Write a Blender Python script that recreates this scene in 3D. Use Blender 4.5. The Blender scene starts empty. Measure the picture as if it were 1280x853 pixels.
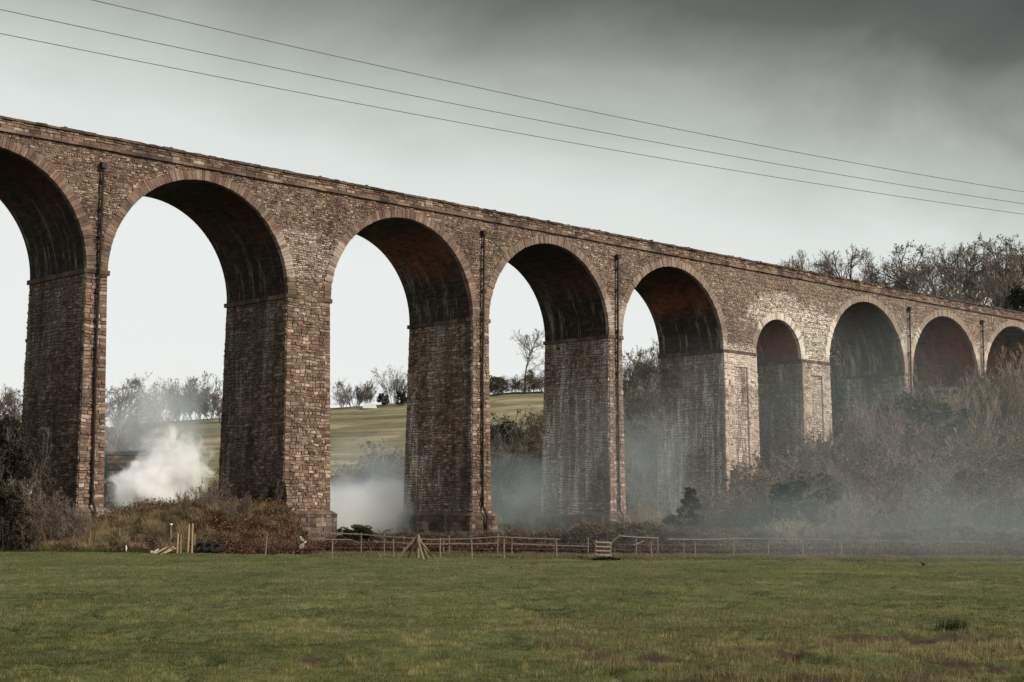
import bpy, math, random
import numpy as np
from mathutils import Vector, Matrix
random.seed(7); RNG = np.random.default_rng(11)
S = bpy.context.scene; COL = S.collection

# ---------------------------------------------------------------- camera geometry
FPX, PITCH, ROLL, YAW = 1953.9, math.radians(6.5226), math.radians(0.4868), math.radians(43.4198)
U = 7.0; EYE = 2.1
CAM = np.array([0, -13.0802*U, EYE])
FH = np.array([math.sin(YAW), math.cos(YAW), 0.]); RH = np.array([math.cos(YAW), -math.sin(YAW), 0.])
_f = np.array([math.sin(YAW)*math.cos(PITCH), math.cos(YAW)*math.cos(PITCH), math.sin(PITCH)])
_u = np.cross(RH, _f)
CR = math.cos(ROLL)*RH+math.sin(ROLL)*_u; CU = -math.sin(ROLL)*RH+math.cos(ROLL)*_u
cd = bpy.data.cameras.new('camera'); cam = bpy.data.objects.new('camera', cd); COL.objects.link(cam)
cd.sensor_width = 36; cd.lens = FPX/1280*36; cd.clip_end = 12000; cd.clip_start = .1
M = Matrix(((CR[0], CU[0], -_f[0], CAM[0]), (CR[1], CU[1], -_f[1], CAM[1]), (CR[2], CU[2], -_f[2], CAM[2]), (0, 0, 0, 1)))
cam.matrix_world = M; S.camera = cam

def ray(px, py): return _f+(px-640)/FPX*CR+(426.5-py)/FPX*CU
def at(px, py, v):
    d = ray(px, py); return CAM+d*(v/(d@FH))
def uv_w(u, v): return CAM[0]+u*RH[0]+v*FH[0], CAM[1]+u*RH[1]+v*FH[1]

# ---------------------------------------------------------------- numpy noise
def hsh(ix, iy, s):
    n = (ix.astype(np.int64)*374761393+iy.astype(np.int64)*668265263+s*1442695041) & 0xffffffff
    n = ((n ^ (n >> 13))*1274126177) & 0xffffffff
    return ((n ^ (n >> 16)) & 0xffff)/65535.
def vn(x, y, s=0):
    x = np.asarray(x, float); y = np.asarray(y, float)
    ix = np.floor(x); iy = np.floor(y); fx = x-ix; fy = y-iy
    fx = fx*fx*(3-2*fx); fy = fy*fy*(3-2*fy)
    a = hsh(ix, iy, s); b = hsh(ix+1, iy, s); c = hsh(ix, iy+1, s); d = hsh(ix+1, iy+1, s)
    return (a*(1-fx)+b*fx)*(1-fy)+(c*(1-fx)+d*fx)*fy
def fbm(x, y, s=0, o=4):
    r = 0; a = .5
    for i in range(o): r = r+a*vn(x, y, s+i*17); x = x*2.03; y = y*2.03; a *= .5
    return r/(1-.5**o)
def sst(a, b, x):
    t = np.clip((x-a)/(b-a), 0, 1); return t*t*(3-2*t)

# ---------------------------------------------------------------- terrain
TT = np.array([-.6, -.4, -.225, -.092, 0, .097, .184, .26, .33, .6])
TV = np.array([0, 106, 118, 150, 190, 240, 300, 400, 800, 3000.])
TH = np.array([
 [0, 0, 0, 0, 3, 9, 14, 15, 18, 20], [0, 0, 0, 0, 3, 9, 15, 16, 18, 20], [0, 0, 0, 0, 3, 11, 19.9, 20, 20, 20],
 [0, 0, 0, .3, 4.5, 14, 23.6, 24, 24, 24], [0, 0, 0, .5, 5.5, 16.5, 27, 27.5, 28, 28], [0, 0, 0, .8, 6.5, 18, 28, 30, 30, 30],
 [0, 0, 0, 1.2, 8, 20, 30, 33, 34, 34], [0, 0, .3, 3.5, 13, 26, 33, 36, 38, 38], [0, 0, 1, 6, 18, 29, 36, 38, 40, 40], [0, 0, 2, 9, 22, 32, 38, 40, 42, 42]], float)
def terrain(x, y):
    x = np.asarray(x, float)-CAM[0]; y = np.asarray(y, float)-CAM[1]
    u = x*RH[0]+y*RH[1]; v = x*FH[0]+y*FH[1]
    t = u/np.maximum(v, 30); t = np.clip(t, -.599, .599); vv = np.clip(v, 0, 2999)
    it = np.clip(np.searchsorted(TT, t, side='right')-1, 0, len(TT)-2); iv = np.clip(np.searchsorted(TV, vv, side='right')-1, 0, len(TV)-2)
    ft = (t-TT[it])/(TT[it+1]-TT[it]); fv = (vv-TV[iv])/(TV[iv+1]-TV[iv])
    h = (TH[it, iv]*(1-ft)+TH[it+1, iv]*ft)*(1-fv)+(TH[it, iv+1]*(1-ft)+TH[it+1, iv+1]*ft)*fv
    far = sst(150, 230, v)
    h = h+far*((fbm(u/60, v/60, 5)-.5)*2.2+(fbm(u/14, v/14, 6)-.5)*.6)
    # overgrown bank in front of the left piers
    ux = u/np.maximum(v, 30)*FPX+640
    along = 1-sst(352, 398, ux)
    lift = 1.35+.95*sst(110, 200, ux)+(fbm(u/4, v/4, 3)-.5)*1.1
    bank = lift*along*sst(92.0, 98.0, v+1.3*(vn(u/3, v/9, 8)-.5))*(1-sst(102, 109, v))
    near = (1-sst(90, 112, v))
    h = h+np.maximum(bank, 0)+near*((fbm(u/5, v/5, 21)-.5)*.16+(fbm(u/1.1, v/1.1, 22, 4)-.5)*.15-.11*sst(.56, .66, fbm(u/.9, v/1.1, 29, 3)))
    return h
def mudmask(x, y):
    x = np.asarray(x, float)-CAM[0]; y = np.asarray(y, float)-CAM[1]
    u = x*RH[0]+y*RH[1]; v = x*FH[0]+y*FH[1]
    # trodden muddy patches near the right front of the field
    g_ = lambda cu, su, cv, sv, a: a*np.exp(-((u-cu)/su)**2-((v-cv)/sv)**2)
    reg = np.clip(g_(4.2, 1.6, 21.2, 1., 1.)+g_(6.6, 1.2, 23.5, 2.2, .8)+g_(1.4, 1.5, 25, 1.8, .7)+g_(-.3, 1.6, 20.7, .6, .9)+g_(4.3, 1.6, 25.5, 1., .55)+g_(7, 2.2, 29, 1.6, .55)+g_(-2.6, 1., 23, 1.4, .5)+g_(2.2, 2.2, 20.6, .45, 1.), 0, 1)
    n = fbm(u/.75, v/1.5, 41)
    return sst(.52, .58, n*.62+reg*.45)*sst(.1, .3, reg)
def G(px, v, dz=0):
    d = ray(px, 650); k = v/(d@FH); x = CAM[0]+d[0]*k; y = CAM[1]+d[1]*k
    return Vector((x, y, float(terrain(x, y))+dz))

# ---------------------------------------------------------------- object helpers
def tag(o, label=None, cat=None, group=None, kind=None):
    if label: o['label'] = label
    if cat: o['category'] = cat
    if group: o['group'] = group
    if kind: o['kind'] = kind
    return o
def empty(name, loc=(0, 0, 0), rz=0):
    o = bpy.data.objects.new(name, None); COL.objects.link(o); o.location = loc; o.rotation_euler = (0, 0, rz); o.empty_display_size = .3
    return o
class MB:
    def __init__(s): s.v = []; s.f = []; s.uv = []; s.c = []; s.m = []; s.cur = (.5, .5, .5); s.mi = 0
    def face(s, pts, uv=None, col=None):
        i = len(s.v); s.v.extend([tuple(p) for p in pts]); s.f.append(tuple(range(i, i+len(pts))))
        if uv is None:
            a = np.array(pts[0]); b = np.array(pts[1]); c = np.array(pts[2]); n = np.abs(np.cross(b-a, c-a))
            k = int(np.argmax(n)); ax = [(1, 2), (0, 2), (0, 1)][k]
            uv = [(p[ax[0]], p[ax[1]]) for p in pts]
        s.uv.extend(uv); s.c.extend([col or s.cur]*len(pts)); s.m.append(s.mi)
    def hexa(s, p, skip=()):   # 8 points: bottom 0-3 ccw, top 4-7
        for k, q in enumerate(((0, 3, 2, 1), (4, 5, 6, 7), (0, 1, 5, 4), (1, 2, 6, 5), (2, 3, 7, 6), (3, 0, 4, 7))):
            if k not in skip: s.face([p[j] for j in q])
    def box(s, x0, x1, y0, y1, z0, z1): s.hexa([(x0, y0, z0), (x1, y0, z0), (x1, y1, z0), (x0, y1, z0), (x0, y0, z1), (x1, y0, z1), (x1, y1, z1), (x0, y1, z1)])
    def tube(s, pts, r, n=8, cap=True):
        pts = [np.array(p, float) for p in pts]; rr = r if hasattr(r, '__len__') else [r]*len(pts); rings = []
        for i, p in enumerate(pts):
            t = pts[min(i+1, len(pts)-1)]-pts[max(i-1, 0)]; t = t/np.linalg.norm(t)
            a = np.cross(t, (0, 0, 1.) if abs(t[2]) < .9 else (1., 0, 0)); a /= np.linalg.norm(a); b = np.cross(t, a)
            rings.append([p+rr[i]*(math.cos(2*math.pi*k/n)*a+math.sin(2*math.pi*k/n)*b) for k in range(n)])
        for i in range(len(pts)-1):
            for k in range(n): s.face([rings[i][k], rings[i+1][k], rings[i+1][(k+1) % n], rings[i][(k+1) % n]])
        if cap: s.face(rings[0]); s.face(rings[-1][::-1])
    def build(s, name, mat, parent=None, smooth=False):
        me = bpy.data.meshes.new(name); me.from_pydata(s.v, [], s.f)
        l = me.uv_layers.new(name='UVMap'); l.data.foreach_set('uv', np.array(s.uv, 'f').ravel())
        ca = me.color_attributes.new('stone', 'FLOAT_COLOR', 'CORNER')
        c = np.ones((len(s.c), 4), 'f'); c[:, :3] = s.c; ca.data.foreach_set('color', c.ravel())
        for m in (mat if isinstance(mat, (list, tuple)) else [mat]): me.materials.append(m)
        me.polygons.foreach_set('material_index', s.m)
        if smooth: me.polygons.foreach_set('use_smooth', [True]*len(me.polygons))
        me.update()
        o = bpy.data.objects.new(name, me); COL.objects.link(o)
        if parent: o.parent = parent
        return o
def np_mesh(name, V, Fc, mat, attr=None, parent=None, link=True, smooth=False):
    V = np.asarray(V, 'f'); Fc = np.asarray(Fc, 'i'); k = Fc.shape[1]
    me = bpy.data.meshes.new(name); me.vertices.add(len(V)); me.vertices.foreach_set('co', V.ravel())
    me.loops.add(Fc.size); me.loops.foreach_set('vertex_index', Fc.ravel())
    me.polygons.add(len(Fc)); me.polygons.foreach_set('loop_start', np.arange(0, Fc.size, k, dtype='i')); me.polygons.foreach_set('loop_total', np.full(len(Fc), k, 'i'))
    if smooth: me.polygons.foreach_set('use_smooth', np.ones(len(Fc), bool))
    me.update(calc_edges=True)
    if attr is not None:
        a = me.color_attributes.new('tint', 'FLOAT_COLOR', 'POINT'); c = np.ones((len(V), 4), 'f'); c[:, :attr.shape[1]] = attr; a.data.foreach_set('color', c.ravel())
    me.materials.append(mat)
    if not link: return me
    o = bpy.data.objects.new(name, me); COL.objects.link(o)
    if parent: o.parent = parent
    return o

# ---------------------------------------------------------------- materials
class NT:
    def __init__(s, name):
        s.mat = bpy.data.materials.new(name); s.mat.use_nodes = True; s.t = s.mat.node_tree; s.n = s.t.nodes
        s.b = s.n['Principled BSDF']; s.out = s.n['Material Output']; s.b.inputs['Roughness'].default_value = .9; s.b.inputs['Specular IOR Level'].default_value = .2
    def N(s, t, **k):
        n = s.n.new(t)
        for a, b in k.items(): setattr(n, a, b)
        return n
    def L(s, a, b): s.t.links.new(a, b)
    def val(s, x, sock):
        if isinstance(x, (int, float)): sock.default_value = x
        elif isinstance(x, (tuple, list)): sock.default_value = (*x, 1) if len(x) == 3 and len(sock.default_value) == 4 else x
        else: s.L(x, sock)
    def noise(s, vec, scale, detail=4, rough=.6, dist=0):
        n = s.N('ShaderNodeTexNoise'); n.inputs['Scale'].default_value = scale; n.inputs['Detail'].default_value = detail; n.inputs['Roughness'].default_value = rough; n.inputs['Distortion'].default_value = dist
        if vec is not None: s.L(vec, n.inputs['Vector'])
        return n.outputs['Fac']
    def ramp(s, fac, stops, interp='LINEAR'):
        r = s.N('ShaderNodeValToRGB'); e = r.color_ramp.elements; r.color_ramp.interpolation = interp
        while len(e) < len(stops): e.new(.5)
        for k, (p, c) in enumerate(stops): e[k].position = p; e[k].color = (*c, 1) if isinstance(c, tuple) else (c, c, c, 1)
        s.L(fac, r.inputs['Fac']); return r.outputs['Color']
    def mix(s, fac, a, b, mode='MIX'):
        m = s.N('ShaderNodeMix', data_type='RGBA', blend_type=mode); s.val(fac, m.inputs[0]); s.val(a, m.inputs[6]); s.val(b, m.inputs[7]); return m.outputs[2]
    def math(s, op, a, b=0, clamp=False):
        m = s.N('ShaderNodeMath', operation=op, use_clamp=clamp); s.val(a, m.inputs[0]); s.val(b, m.inputs[1]); return m.outputs[0]
    def mapr(s, x, a, b, c=0, d=1):
        m = s.N('ShaderNodeMapRange'); s.val(x, m.inputs[0])
        for i, q in enumerate((a, b, c, d)): m.inputs[1+i].default_value = q
        return m.outputs[0]
    def scale(s, vec, sc, loc=(0, 0, 0)):
        m = s.N('ShaderNodeMapping'); s.L(vec, m.inputs[0]); m.inputs['Scale'].default_value = sc; m.inputs['Location'].default_value = loc; return m.outputs[0]
    def bump(s, h, strength, dist):
        b = s.N('ShaderNodeBump'); b.inputs['Strength'].default_value = strength; b.inputs['Distance'].default_value = dist; s.L(h, b.inputs['Height']); s.L(b.outputs[0], s.b.inputs['Normal'])
    def geo(s): return s.N('ShaderNodeNewGeometry').outputs['Position']
    def attr(s, name): 
        a = s.N('ShaderNodeAttribute'); a.attribute_name = name; sep = s.N('ShaderNodeSeparateColor'); s.L(a.outputs['Color'], sep.inputs[0]); return sep.outputs
    def xyz(s, v): sp = s.N('ShaderNodeSeparateXYZ'); s.L(v, sp.inputs[0]); return sp.outputs
    def done(s, col, rough=None):
        s.val(col, s.b.inputs['Base Color'])
        if rough is not None: s.val(rough, s.b.inputs['Roughness'])
        return s.mat

STONES = [(0.0, (.030, .024, .021)), (.16, (.070, .050, .040)), (.34, (.120, .082, .062)), (.5, (.165, .122, .095)), (.64, (.225, .176, .138)), (.78, (.31, .255, .205)), (.9, (.45, .39, .33)), (1., (.64, .59, .52))]
def stone_mat(name, gain=1., dark=.0, streak=0., pale=None, blocks=True):
    """rubble masonry: the tint of each stone comes from its own attribute; weathering in world space"""
    t = NT(name); P = t.geo(); r = t.attr('stone')
    if blocks: base = r[0]
    else:
        uv = t.N('ShaderNodeUVMap').outputs[0]
        w = t.N('ShaderNodeVectorMath', operation='ADD'); t.L(uv, w.inputs[0])
        nz = t.N('ShaderNodeTexNoise'); nz.inputs['Scale'].default_value = 1.3; t.L(uv, nz.inputs['Vector'])
        sc = t.N('ShaderNodeVectorMath', operation='SCALE'); t.L(nz.outputs['Color'], sc.inputs[0]); sc.inputs['Scale'].default_value = .18; t.L(sc.outputs[0], w.inputs[1])
        b = t.N('ShaderNodeTexBrick'); t.L(w.outputs[0], b.inputs['Vector'])
        for k, q in (('Color1', (0, 0, 0, 1)), ('Color2', (1, 1, 1, 1)), ('Mortar', (.5, .5, .5, 1)), ('Scale', 1), ('Brick Width', .5), ('Row Height', .25), ('Mortar Size', .015)): b.inputs[k].default_value = q
        base = b.outputs['Color']
    fine = t.noise(P, 9, 5, .7); mid = t.noise(P, 1.1, 5, .65); big = t.noise(P, .16, 4, .6)
    k = t.math('ADD', t.math('MULTIPLY', base, .56), t.math('MULTIPLY', t.math('SUBTRACT', fine, .5), .75)); k = t.math('ADD', k, t.math('MULTIPLY', t.math('SUBTRACT', mid, .5), .65)); k = t.math('ADD', k, .18)
    c = t.ramp(k, STONES)
    hue = t.ramp(r[1], [(0, (1.12, .88, .79)), (.3, (1.05, .95, .89)), (.7, (1.01, .98, .95)), (1, (.95, 1., 1.0))]); c = t.mix(.8, c, hue, 'MULTIPLY')
    # sooty and mossy weathering in long downward drifts
    dr = t.noise(t.scale(P, (.55, .55, .12)), 1.0, 5, .65)
    soot = t.mapr(t.math('ADD', dr, t.math('MULTIPLY', t.math('SUBTRACT', big, .5), .7)), .43+.10*(1-dark), .68, 0, 1)
    c = t.mix(t.math('MULTIPLY', soot, .35+.5*dark), c, (.022, .019, .017))
    if streak:
        st = t.noise(t.scale(P, (1.5, 1.5, .17)), 1.0, 6, .74); st2 = t.noise(t.scale(P, (9, 9, 1.6)), 1, 3, .6)
        reg = t.mapr(t.noise(t.scale(P, (.3, .3, .09)), 1.0, 3, .5), .40, .56, 0, 1); band = t.noise(t.scale(P, (.8, .8, .05)), 1.0, 3, .5); c = t.mix(t.mapr(band, .50, .64, 0, .6), c, (.028, .022, .018))
        m = t.math('MULTIPLY', t.mapr(t.math('ADD', t.math('MULTIPLY', st, .75), t.math('MULTIPLY', st2, .25)), .545-.04*streak, .585, 0, 1), reg)
        c = t.mix(t.math('MULTIPLY', m, min(.95, .8*streak)), c, (.62, .58, .53))
        c = t.mix(t.math('MULTIPLY', reg, .22*streak), c, (.36, .33, .29))
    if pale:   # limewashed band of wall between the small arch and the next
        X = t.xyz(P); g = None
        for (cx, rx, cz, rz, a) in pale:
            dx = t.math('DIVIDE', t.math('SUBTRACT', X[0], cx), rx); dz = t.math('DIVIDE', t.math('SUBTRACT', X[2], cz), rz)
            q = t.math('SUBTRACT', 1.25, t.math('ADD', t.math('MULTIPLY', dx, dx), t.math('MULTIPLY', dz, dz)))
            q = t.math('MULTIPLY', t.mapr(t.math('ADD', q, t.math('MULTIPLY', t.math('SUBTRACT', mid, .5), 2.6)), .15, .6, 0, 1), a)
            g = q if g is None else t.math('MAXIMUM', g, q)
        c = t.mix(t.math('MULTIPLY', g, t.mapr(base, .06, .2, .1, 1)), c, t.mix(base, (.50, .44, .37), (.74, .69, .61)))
        gx = t.mapr(X[0], 75, 135, 0, .38); c = t.mix(gx, c, (.36, .30, .245))  # wall pales along X: distance haze painted in, besides the paler stone
    c = t.mix(1., c, (gain, gain, gain), 'MULTIPLY')
    t.bump(t.math('ADD', t.math('MULTIPLY', fine, .6), t.noise(P, 28, 3, .7)), .9, .035)
    return t.done(c, .93)
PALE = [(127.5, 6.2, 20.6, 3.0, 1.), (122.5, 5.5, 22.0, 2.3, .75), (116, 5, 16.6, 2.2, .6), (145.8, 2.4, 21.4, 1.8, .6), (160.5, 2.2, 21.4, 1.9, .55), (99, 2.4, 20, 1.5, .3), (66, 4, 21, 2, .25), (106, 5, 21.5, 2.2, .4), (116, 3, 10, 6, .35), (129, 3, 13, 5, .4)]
m_front = stone_mat('rubble_stone_front', 1.18, .22, 0, PALE)  # front faces: less dark weathering than the first pier sides
m_parapet = stone_mat('parapet_stone', 1.05, .6, 0)
m_jamb = {}
m_jamb[0] = stone_mat('pier_side_stone', .98, .5, .45)
m_jamb[1] = stone_mat('pier_side_stone_streaked', 1.3, .3, 1.5)
m_jamb[2] = stone_mat('pier_side_stone_pale', 1.4, .2, 1.3)
m_jamb[3] = stone_mat('pier_side_stone_mid', 1.45, .36, .9)
m_mortar = stone_mat('weathered_mortar', .75, .5, 0, None, False)
m_band = stone_mat('impost_stone', .85, .55, 0)
m_coping = stone_mat('coping_stone', .5, .8, 0)
m_plinth = stone_mat('plinth_stone', .85, .5, .4)

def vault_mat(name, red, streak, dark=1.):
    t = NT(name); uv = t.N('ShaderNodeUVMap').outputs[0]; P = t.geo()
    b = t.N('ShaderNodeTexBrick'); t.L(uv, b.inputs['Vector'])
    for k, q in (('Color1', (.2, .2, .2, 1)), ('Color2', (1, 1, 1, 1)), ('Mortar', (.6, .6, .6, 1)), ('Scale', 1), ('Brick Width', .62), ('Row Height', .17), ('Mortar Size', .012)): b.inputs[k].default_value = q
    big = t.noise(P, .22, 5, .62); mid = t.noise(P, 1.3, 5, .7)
    c = t.ramp(t.math('MULTIPLY', b.outputs['Color'], t.mapr(mid, .2, .8, .3, 1.2)), [(0, (.012, .010, .009)), (.5, (.035, .026, .021)), (1, (.085, .058, .044))])  # very dark base: soot plus the shade under the arch put into colour
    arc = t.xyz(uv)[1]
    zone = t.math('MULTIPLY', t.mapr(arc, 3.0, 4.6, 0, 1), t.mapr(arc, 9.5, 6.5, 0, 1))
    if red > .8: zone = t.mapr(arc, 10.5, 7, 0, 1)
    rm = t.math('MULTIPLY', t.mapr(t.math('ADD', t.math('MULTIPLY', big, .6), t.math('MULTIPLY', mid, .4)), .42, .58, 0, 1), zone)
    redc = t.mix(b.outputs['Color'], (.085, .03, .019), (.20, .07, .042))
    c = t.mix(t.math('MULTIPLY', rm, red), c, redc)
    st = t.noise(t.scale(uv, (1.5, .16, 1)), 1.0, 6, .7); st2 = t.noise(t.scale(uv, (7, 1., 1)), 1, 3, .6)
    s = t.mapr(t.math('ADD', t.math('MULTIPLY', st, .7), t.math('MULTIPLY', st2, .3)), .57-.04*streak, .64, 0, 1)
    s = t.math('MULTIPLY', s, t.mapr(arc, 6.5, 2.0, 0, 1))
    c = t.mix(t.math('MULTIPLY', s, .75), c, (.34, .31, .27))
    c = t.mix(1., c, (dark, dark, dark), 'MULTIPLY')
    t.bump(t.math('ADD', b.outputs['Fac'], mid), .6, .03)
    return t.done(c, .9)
m_vault = {'dark': vault_mat('shaded_sooty_vault_brick', .30, 1.2, .85), 'mid': vault_mat('vault_brick_patched', .8, 1.1, 1.2), 'red': vault_mat('red_vault_brick', .95, .5, 1.7), 'wet': vault_mat('wet_vault_brick', .1, 2.2, 2.2)}

def simple(name, c1, c2, scale=6, rough=.85, bump=.3, stretch=None, metal=0):
    t = NT(name); P = t.N('ShaderNodeTexCoord').outputs['Object']
    if stretch: P = t.scale(P, stretch)
    n = t.noise(P, scale, 5, .65); c = t.mix(t.mapr(n, .3, .7), c1, c2); t.bump(n, bump, .01); t.b.inputs['Metallic'].default_value = metal
    return t.done(c, rough)
m_iron = simple('black_cast_iron', (.010, .009, .009), (.03, .022, .017), 5, .6)
m_tread = simple('worn_tread_wood', (.22, .18, .13), (.42, .36, .28), 4, .9, .5)
m_post = simple('weathered_post_wood', (.10, .078, .055), (.26, .205, .145), 4, .9, .6, (9, 9, 1))
m_rail = simple('silvered_rail_wood', (.09, .072, .055), (.24, .195, .145), 4, .9, .6, (9, 9, 1))
m_cut = simple('fresh_cut_wood', (.22, .155, .095), (.42, .31, .20), 5, .85, .4, (5, 5, 1))
m_palewood = simple('pale_wood', (.30, .28, .25), (.50, .47, .43), 5, .85, .3)
m_rubber = simple('tyre_rubber', (.010, .010, .011), (.022, .021, .021), 8, .65)
m_wire = simple('galvanised_wire', (.10, .09, .08), (.16, .15, .14), 8, .6, .1)
m_cable = simple('dark_cable', (.10, .10, .10), (.14, .14, .14), 2, .6, .1)
m_sheet = simple('white_sheeting', (.62, .66, .66), (.82, .84, .84), 2, .6, .2)
m_brick = stone_mat('pink_brick', 2.4, .1, 0, None, False)
m_steel = simple('grey_green_steel', (.10, .13, .13), (.20, .23, .23), 2, .6, .2)
m_roof = simple('slate_roof', (.16, .14, .14), (.28, .25, .24), 3, .7)
m_black = simple('black_feathers', (.006, .006, .008), (.015, .015, .02), 20, .5)
m_white = simple('white_feathers', (.7, .7, .68), (.85, .85, .82), 20, .7)
m_bark_pale = simple('pale_birch_bark', (.28, .25, .21), (.48, .44, .38), 6, .85)

def foliage_mat(name, stops, trans=.25, objvar=.35):
    """colour from the per-clump tint attribute, varied per plant"""
    t = NT(name); r = t.attr('tint'); oi = t.N('ShaderNodeObjectInfo').outputs['Random']
    k = t.math('ADD', t.math('MULTIPLY', r[0], 1-objvar), t.math('MULTIPLY', oi, objvar))
    c = t.ramp(k, stops); t.done(c, .85)
    if trans:
        tr = t.N('ShaderNodeBsdfTranslucent'); t.L(c, tr.inputs[0]); m = t.N('ShaderNodeMixShader'); m.inputs[0].default_value = trans
        t.L(t.b.outputs[0], m.inputs[1]); t.L(tr.outputs[0], m.inputs[2]); t.L(m.outputs[0], t.out.inputs[0])
    return t.mat
m_bark = foliage_mat('winter_bark', [(0, (.06, .05, .04)), (.5, (.12, .10, .08)), (1, (.20, .165, .13))], 0)
m_twig = foliage_mat('winter_twigs', [(0, (.105, .085, .070)), (.5, (.20, .168, .140)), (1, (.31, .27, .225))], .15)
m_twigpale = foliage_mat('pale_winter_twigs', [(0, (.16, .125, .095)), (.5, (.28, .225, .17)), (1, (.40, .33, .26))], .15)
m_leafbrown = foliage_mat('autumn_leaves', [(0, (.04, .03, .02)), (.5, (.115, .08, .048)), (1, (.23, .165, .09))])
m_leafolive = foliage_mat('olive_leaves', [(0, (.028, .029, .018)), (.5, (.07, .068, .038)), (1, (.15, .135, .075))])
m_leafshade = foliage_mat('shaded_scrub_leaves', [(0, (.010, .009, .007)), (.5, (.030, .024, .017)), (1, (.065, .050, .034))], .1)  # brown scrub at the far left, its shade put into the leaf colour
m_leafdark = foliage_mat('dark_evergreen_leaves', [(0, (.007, .009, .006)), (.5, (.018, .021, .013)), (1, (.036, .038, .022))], .1)
m_bramble = foliage_mat('bramble_and_bracken', [(0, (.028, .018, .013)), (.4, (.075, .042, .026)), (.75, (.15, .085, .05)), (1, (.22, .15, .085))], .15, 0)
m_rust = foliage_mat('rusty_bracken', [(0, (.03, .016, .011)), (.5, (.105, .05, .03)), (1, (.22, .12, .065))], .15, 0)
m_grass = foliage_mat('field_grass_blades', [(0, (.024, .030, .009)), (.35, (.076, .082, .025)), (.62, (.158, .156, .052)), (.85, (.225, .215, .082)), (1, (.38, .31, .15))], .3, 0)
m_tuft = foliage_mat('dry_tussock_grass', [(0, (.035, .042, .018)), (.35, (.10, .088, .04)), (.7, (.26, .20, .11)), (1, (.44, .35, .21))], .3, 0)
m_rush = foliage_mat('rushes', [(0, (.012, .022, .010)), (1, (.04, .06, .022))], .2, 0)

def ground_mat():
    t = NT('pasture_ground'); P = t.geo(); r = t.attr('tint')
    a = t.noise(P, .22, 5, .6); b = t.noise(P, 2.2, 5, .7); f = t.noise(P, 14, 4, .7)
    k = t.math('ADD', t.math('MULTIPLY', a, .45), t.math('ADD', t.math('MULTIPLY', b, .3), t.math('MULTIPLY', f, .3)))
    near = t.ramp(k, [(.36, (.030, .034, .012)), (.52, (.075, .085, .025)), (.68, (.15, .145, .05))])
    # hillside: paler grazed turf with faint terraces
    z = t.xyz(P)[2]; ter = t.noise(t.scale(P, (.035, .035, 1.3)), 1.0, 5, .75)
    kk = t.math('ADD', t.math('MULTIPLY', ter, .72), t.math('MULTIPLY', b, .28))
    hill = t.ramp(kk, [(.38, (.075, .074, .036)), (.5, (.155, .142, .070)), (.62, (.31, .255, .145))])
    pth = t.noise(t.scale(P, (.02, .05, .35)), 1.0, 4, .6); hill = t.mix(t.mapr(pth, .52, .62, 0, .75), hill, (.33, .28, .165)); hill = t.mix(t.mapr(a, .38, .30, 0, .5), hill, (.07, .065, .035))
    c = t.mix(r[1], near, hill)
    mud = t.ramp(f, [(.3, (.013, .008, .004)), (.7, (.080, .050, .024))]); c = t.mix(r[0], c, mud)
    t.bump(t.math('ADD', f, b), .8, .05)
    return t.done(c, .95)
m_ground = ground_mat()

# ---------------------------------------------------------------- ground sheet
def make_ground():
    vs = np.concatenate([np.linspace(-60, 8, 18), 10*np.exp(np.linspace(0, math.log(120/10), 330)), np.linspace(121, 420, 190), 430*np.exp(np.linspace(0, math.log(9000/430), 40))])
    ts = np.concatenate([np.linspace(-3.5, -.5, 26)[:-1], np.linspace(-.5, .5, 330), np.linspace(.5, 3.5, 26)[1:]])
    T, V = np.meshgrid(ts, vs); Uu = T*np.maximum(V, 25)
    X, Y = uv_w(Uu, V); Z = terrain(X, Y); mud = mudmask(X, Y)*(V > 12)
    Z = Z-mud*.05
    # grassy part of the field right behind the fence is a little rougher; the hill is grazed
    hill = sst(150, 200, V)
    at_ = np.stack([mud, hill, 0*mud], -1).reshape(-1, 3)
    n, m = X.shape; idx = np.arange(n*m).reshape(n, m)
    Fc = np.stack([idx[:-1, :-1], idx[:-1, 1:], idx[1:, 1:], idx[1:, :-1]], -1).reshape(-1, 4)
    o = np_mesh('ground', np.stack([X, Y, Z], -1).reshape(-1, 3), Fc, m_ground, at_, smooth=True)
    tag(o, kind='structure')
make_ground()

# ---------------------------------------------------------------- viaduct
LE = {2: 7.1687, 3: 9.7504, 4: 12.0046, 5: 14.2558, 6: 16.9405, 7: 18.6347, 8: 20.8154, 9: 22.9482, 1: 4.9521}
RE = {1: 6.9521, 2: 9.2105, 3: 11.7592, 4: 14.0193, 5: 16.2413, 6: 17.9722, 7: 20.6018, 8: 22.7642, 9: 24.9781}
LE[0] = 2.72; RE[0] = 4.73; LE[10] = 25.17; RE[10] = 27.17; LE[11] = 27.75; RE[11] = 29.75
LE = {k: a*U for k, a in LE.items()}; RE = {k: a*U for k, a in RE.items()}
TH_ = 1.1156*U; HS = 2.2752*U+EYE; HT = 3.5478*U+EYE; HC = 3.4094*U+EYE; HB = .0709*U+EYE
BXL, BXR, BY = .016*U, .0402*U*.8, .0409*U      # batter of the two pier edges and of the face
AR = range(0, 12)
CX = {i: (LE[i]+RE[i])/2 for i in AR}; RA = {i: (RE[i]-LE[i])/2 for i in AR}
via = empty('viaduct', (0, 0, 0))
tag(via, 'long brown stone railway viaduct with tall round arches striding across the field', 'viaduct')

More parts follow.
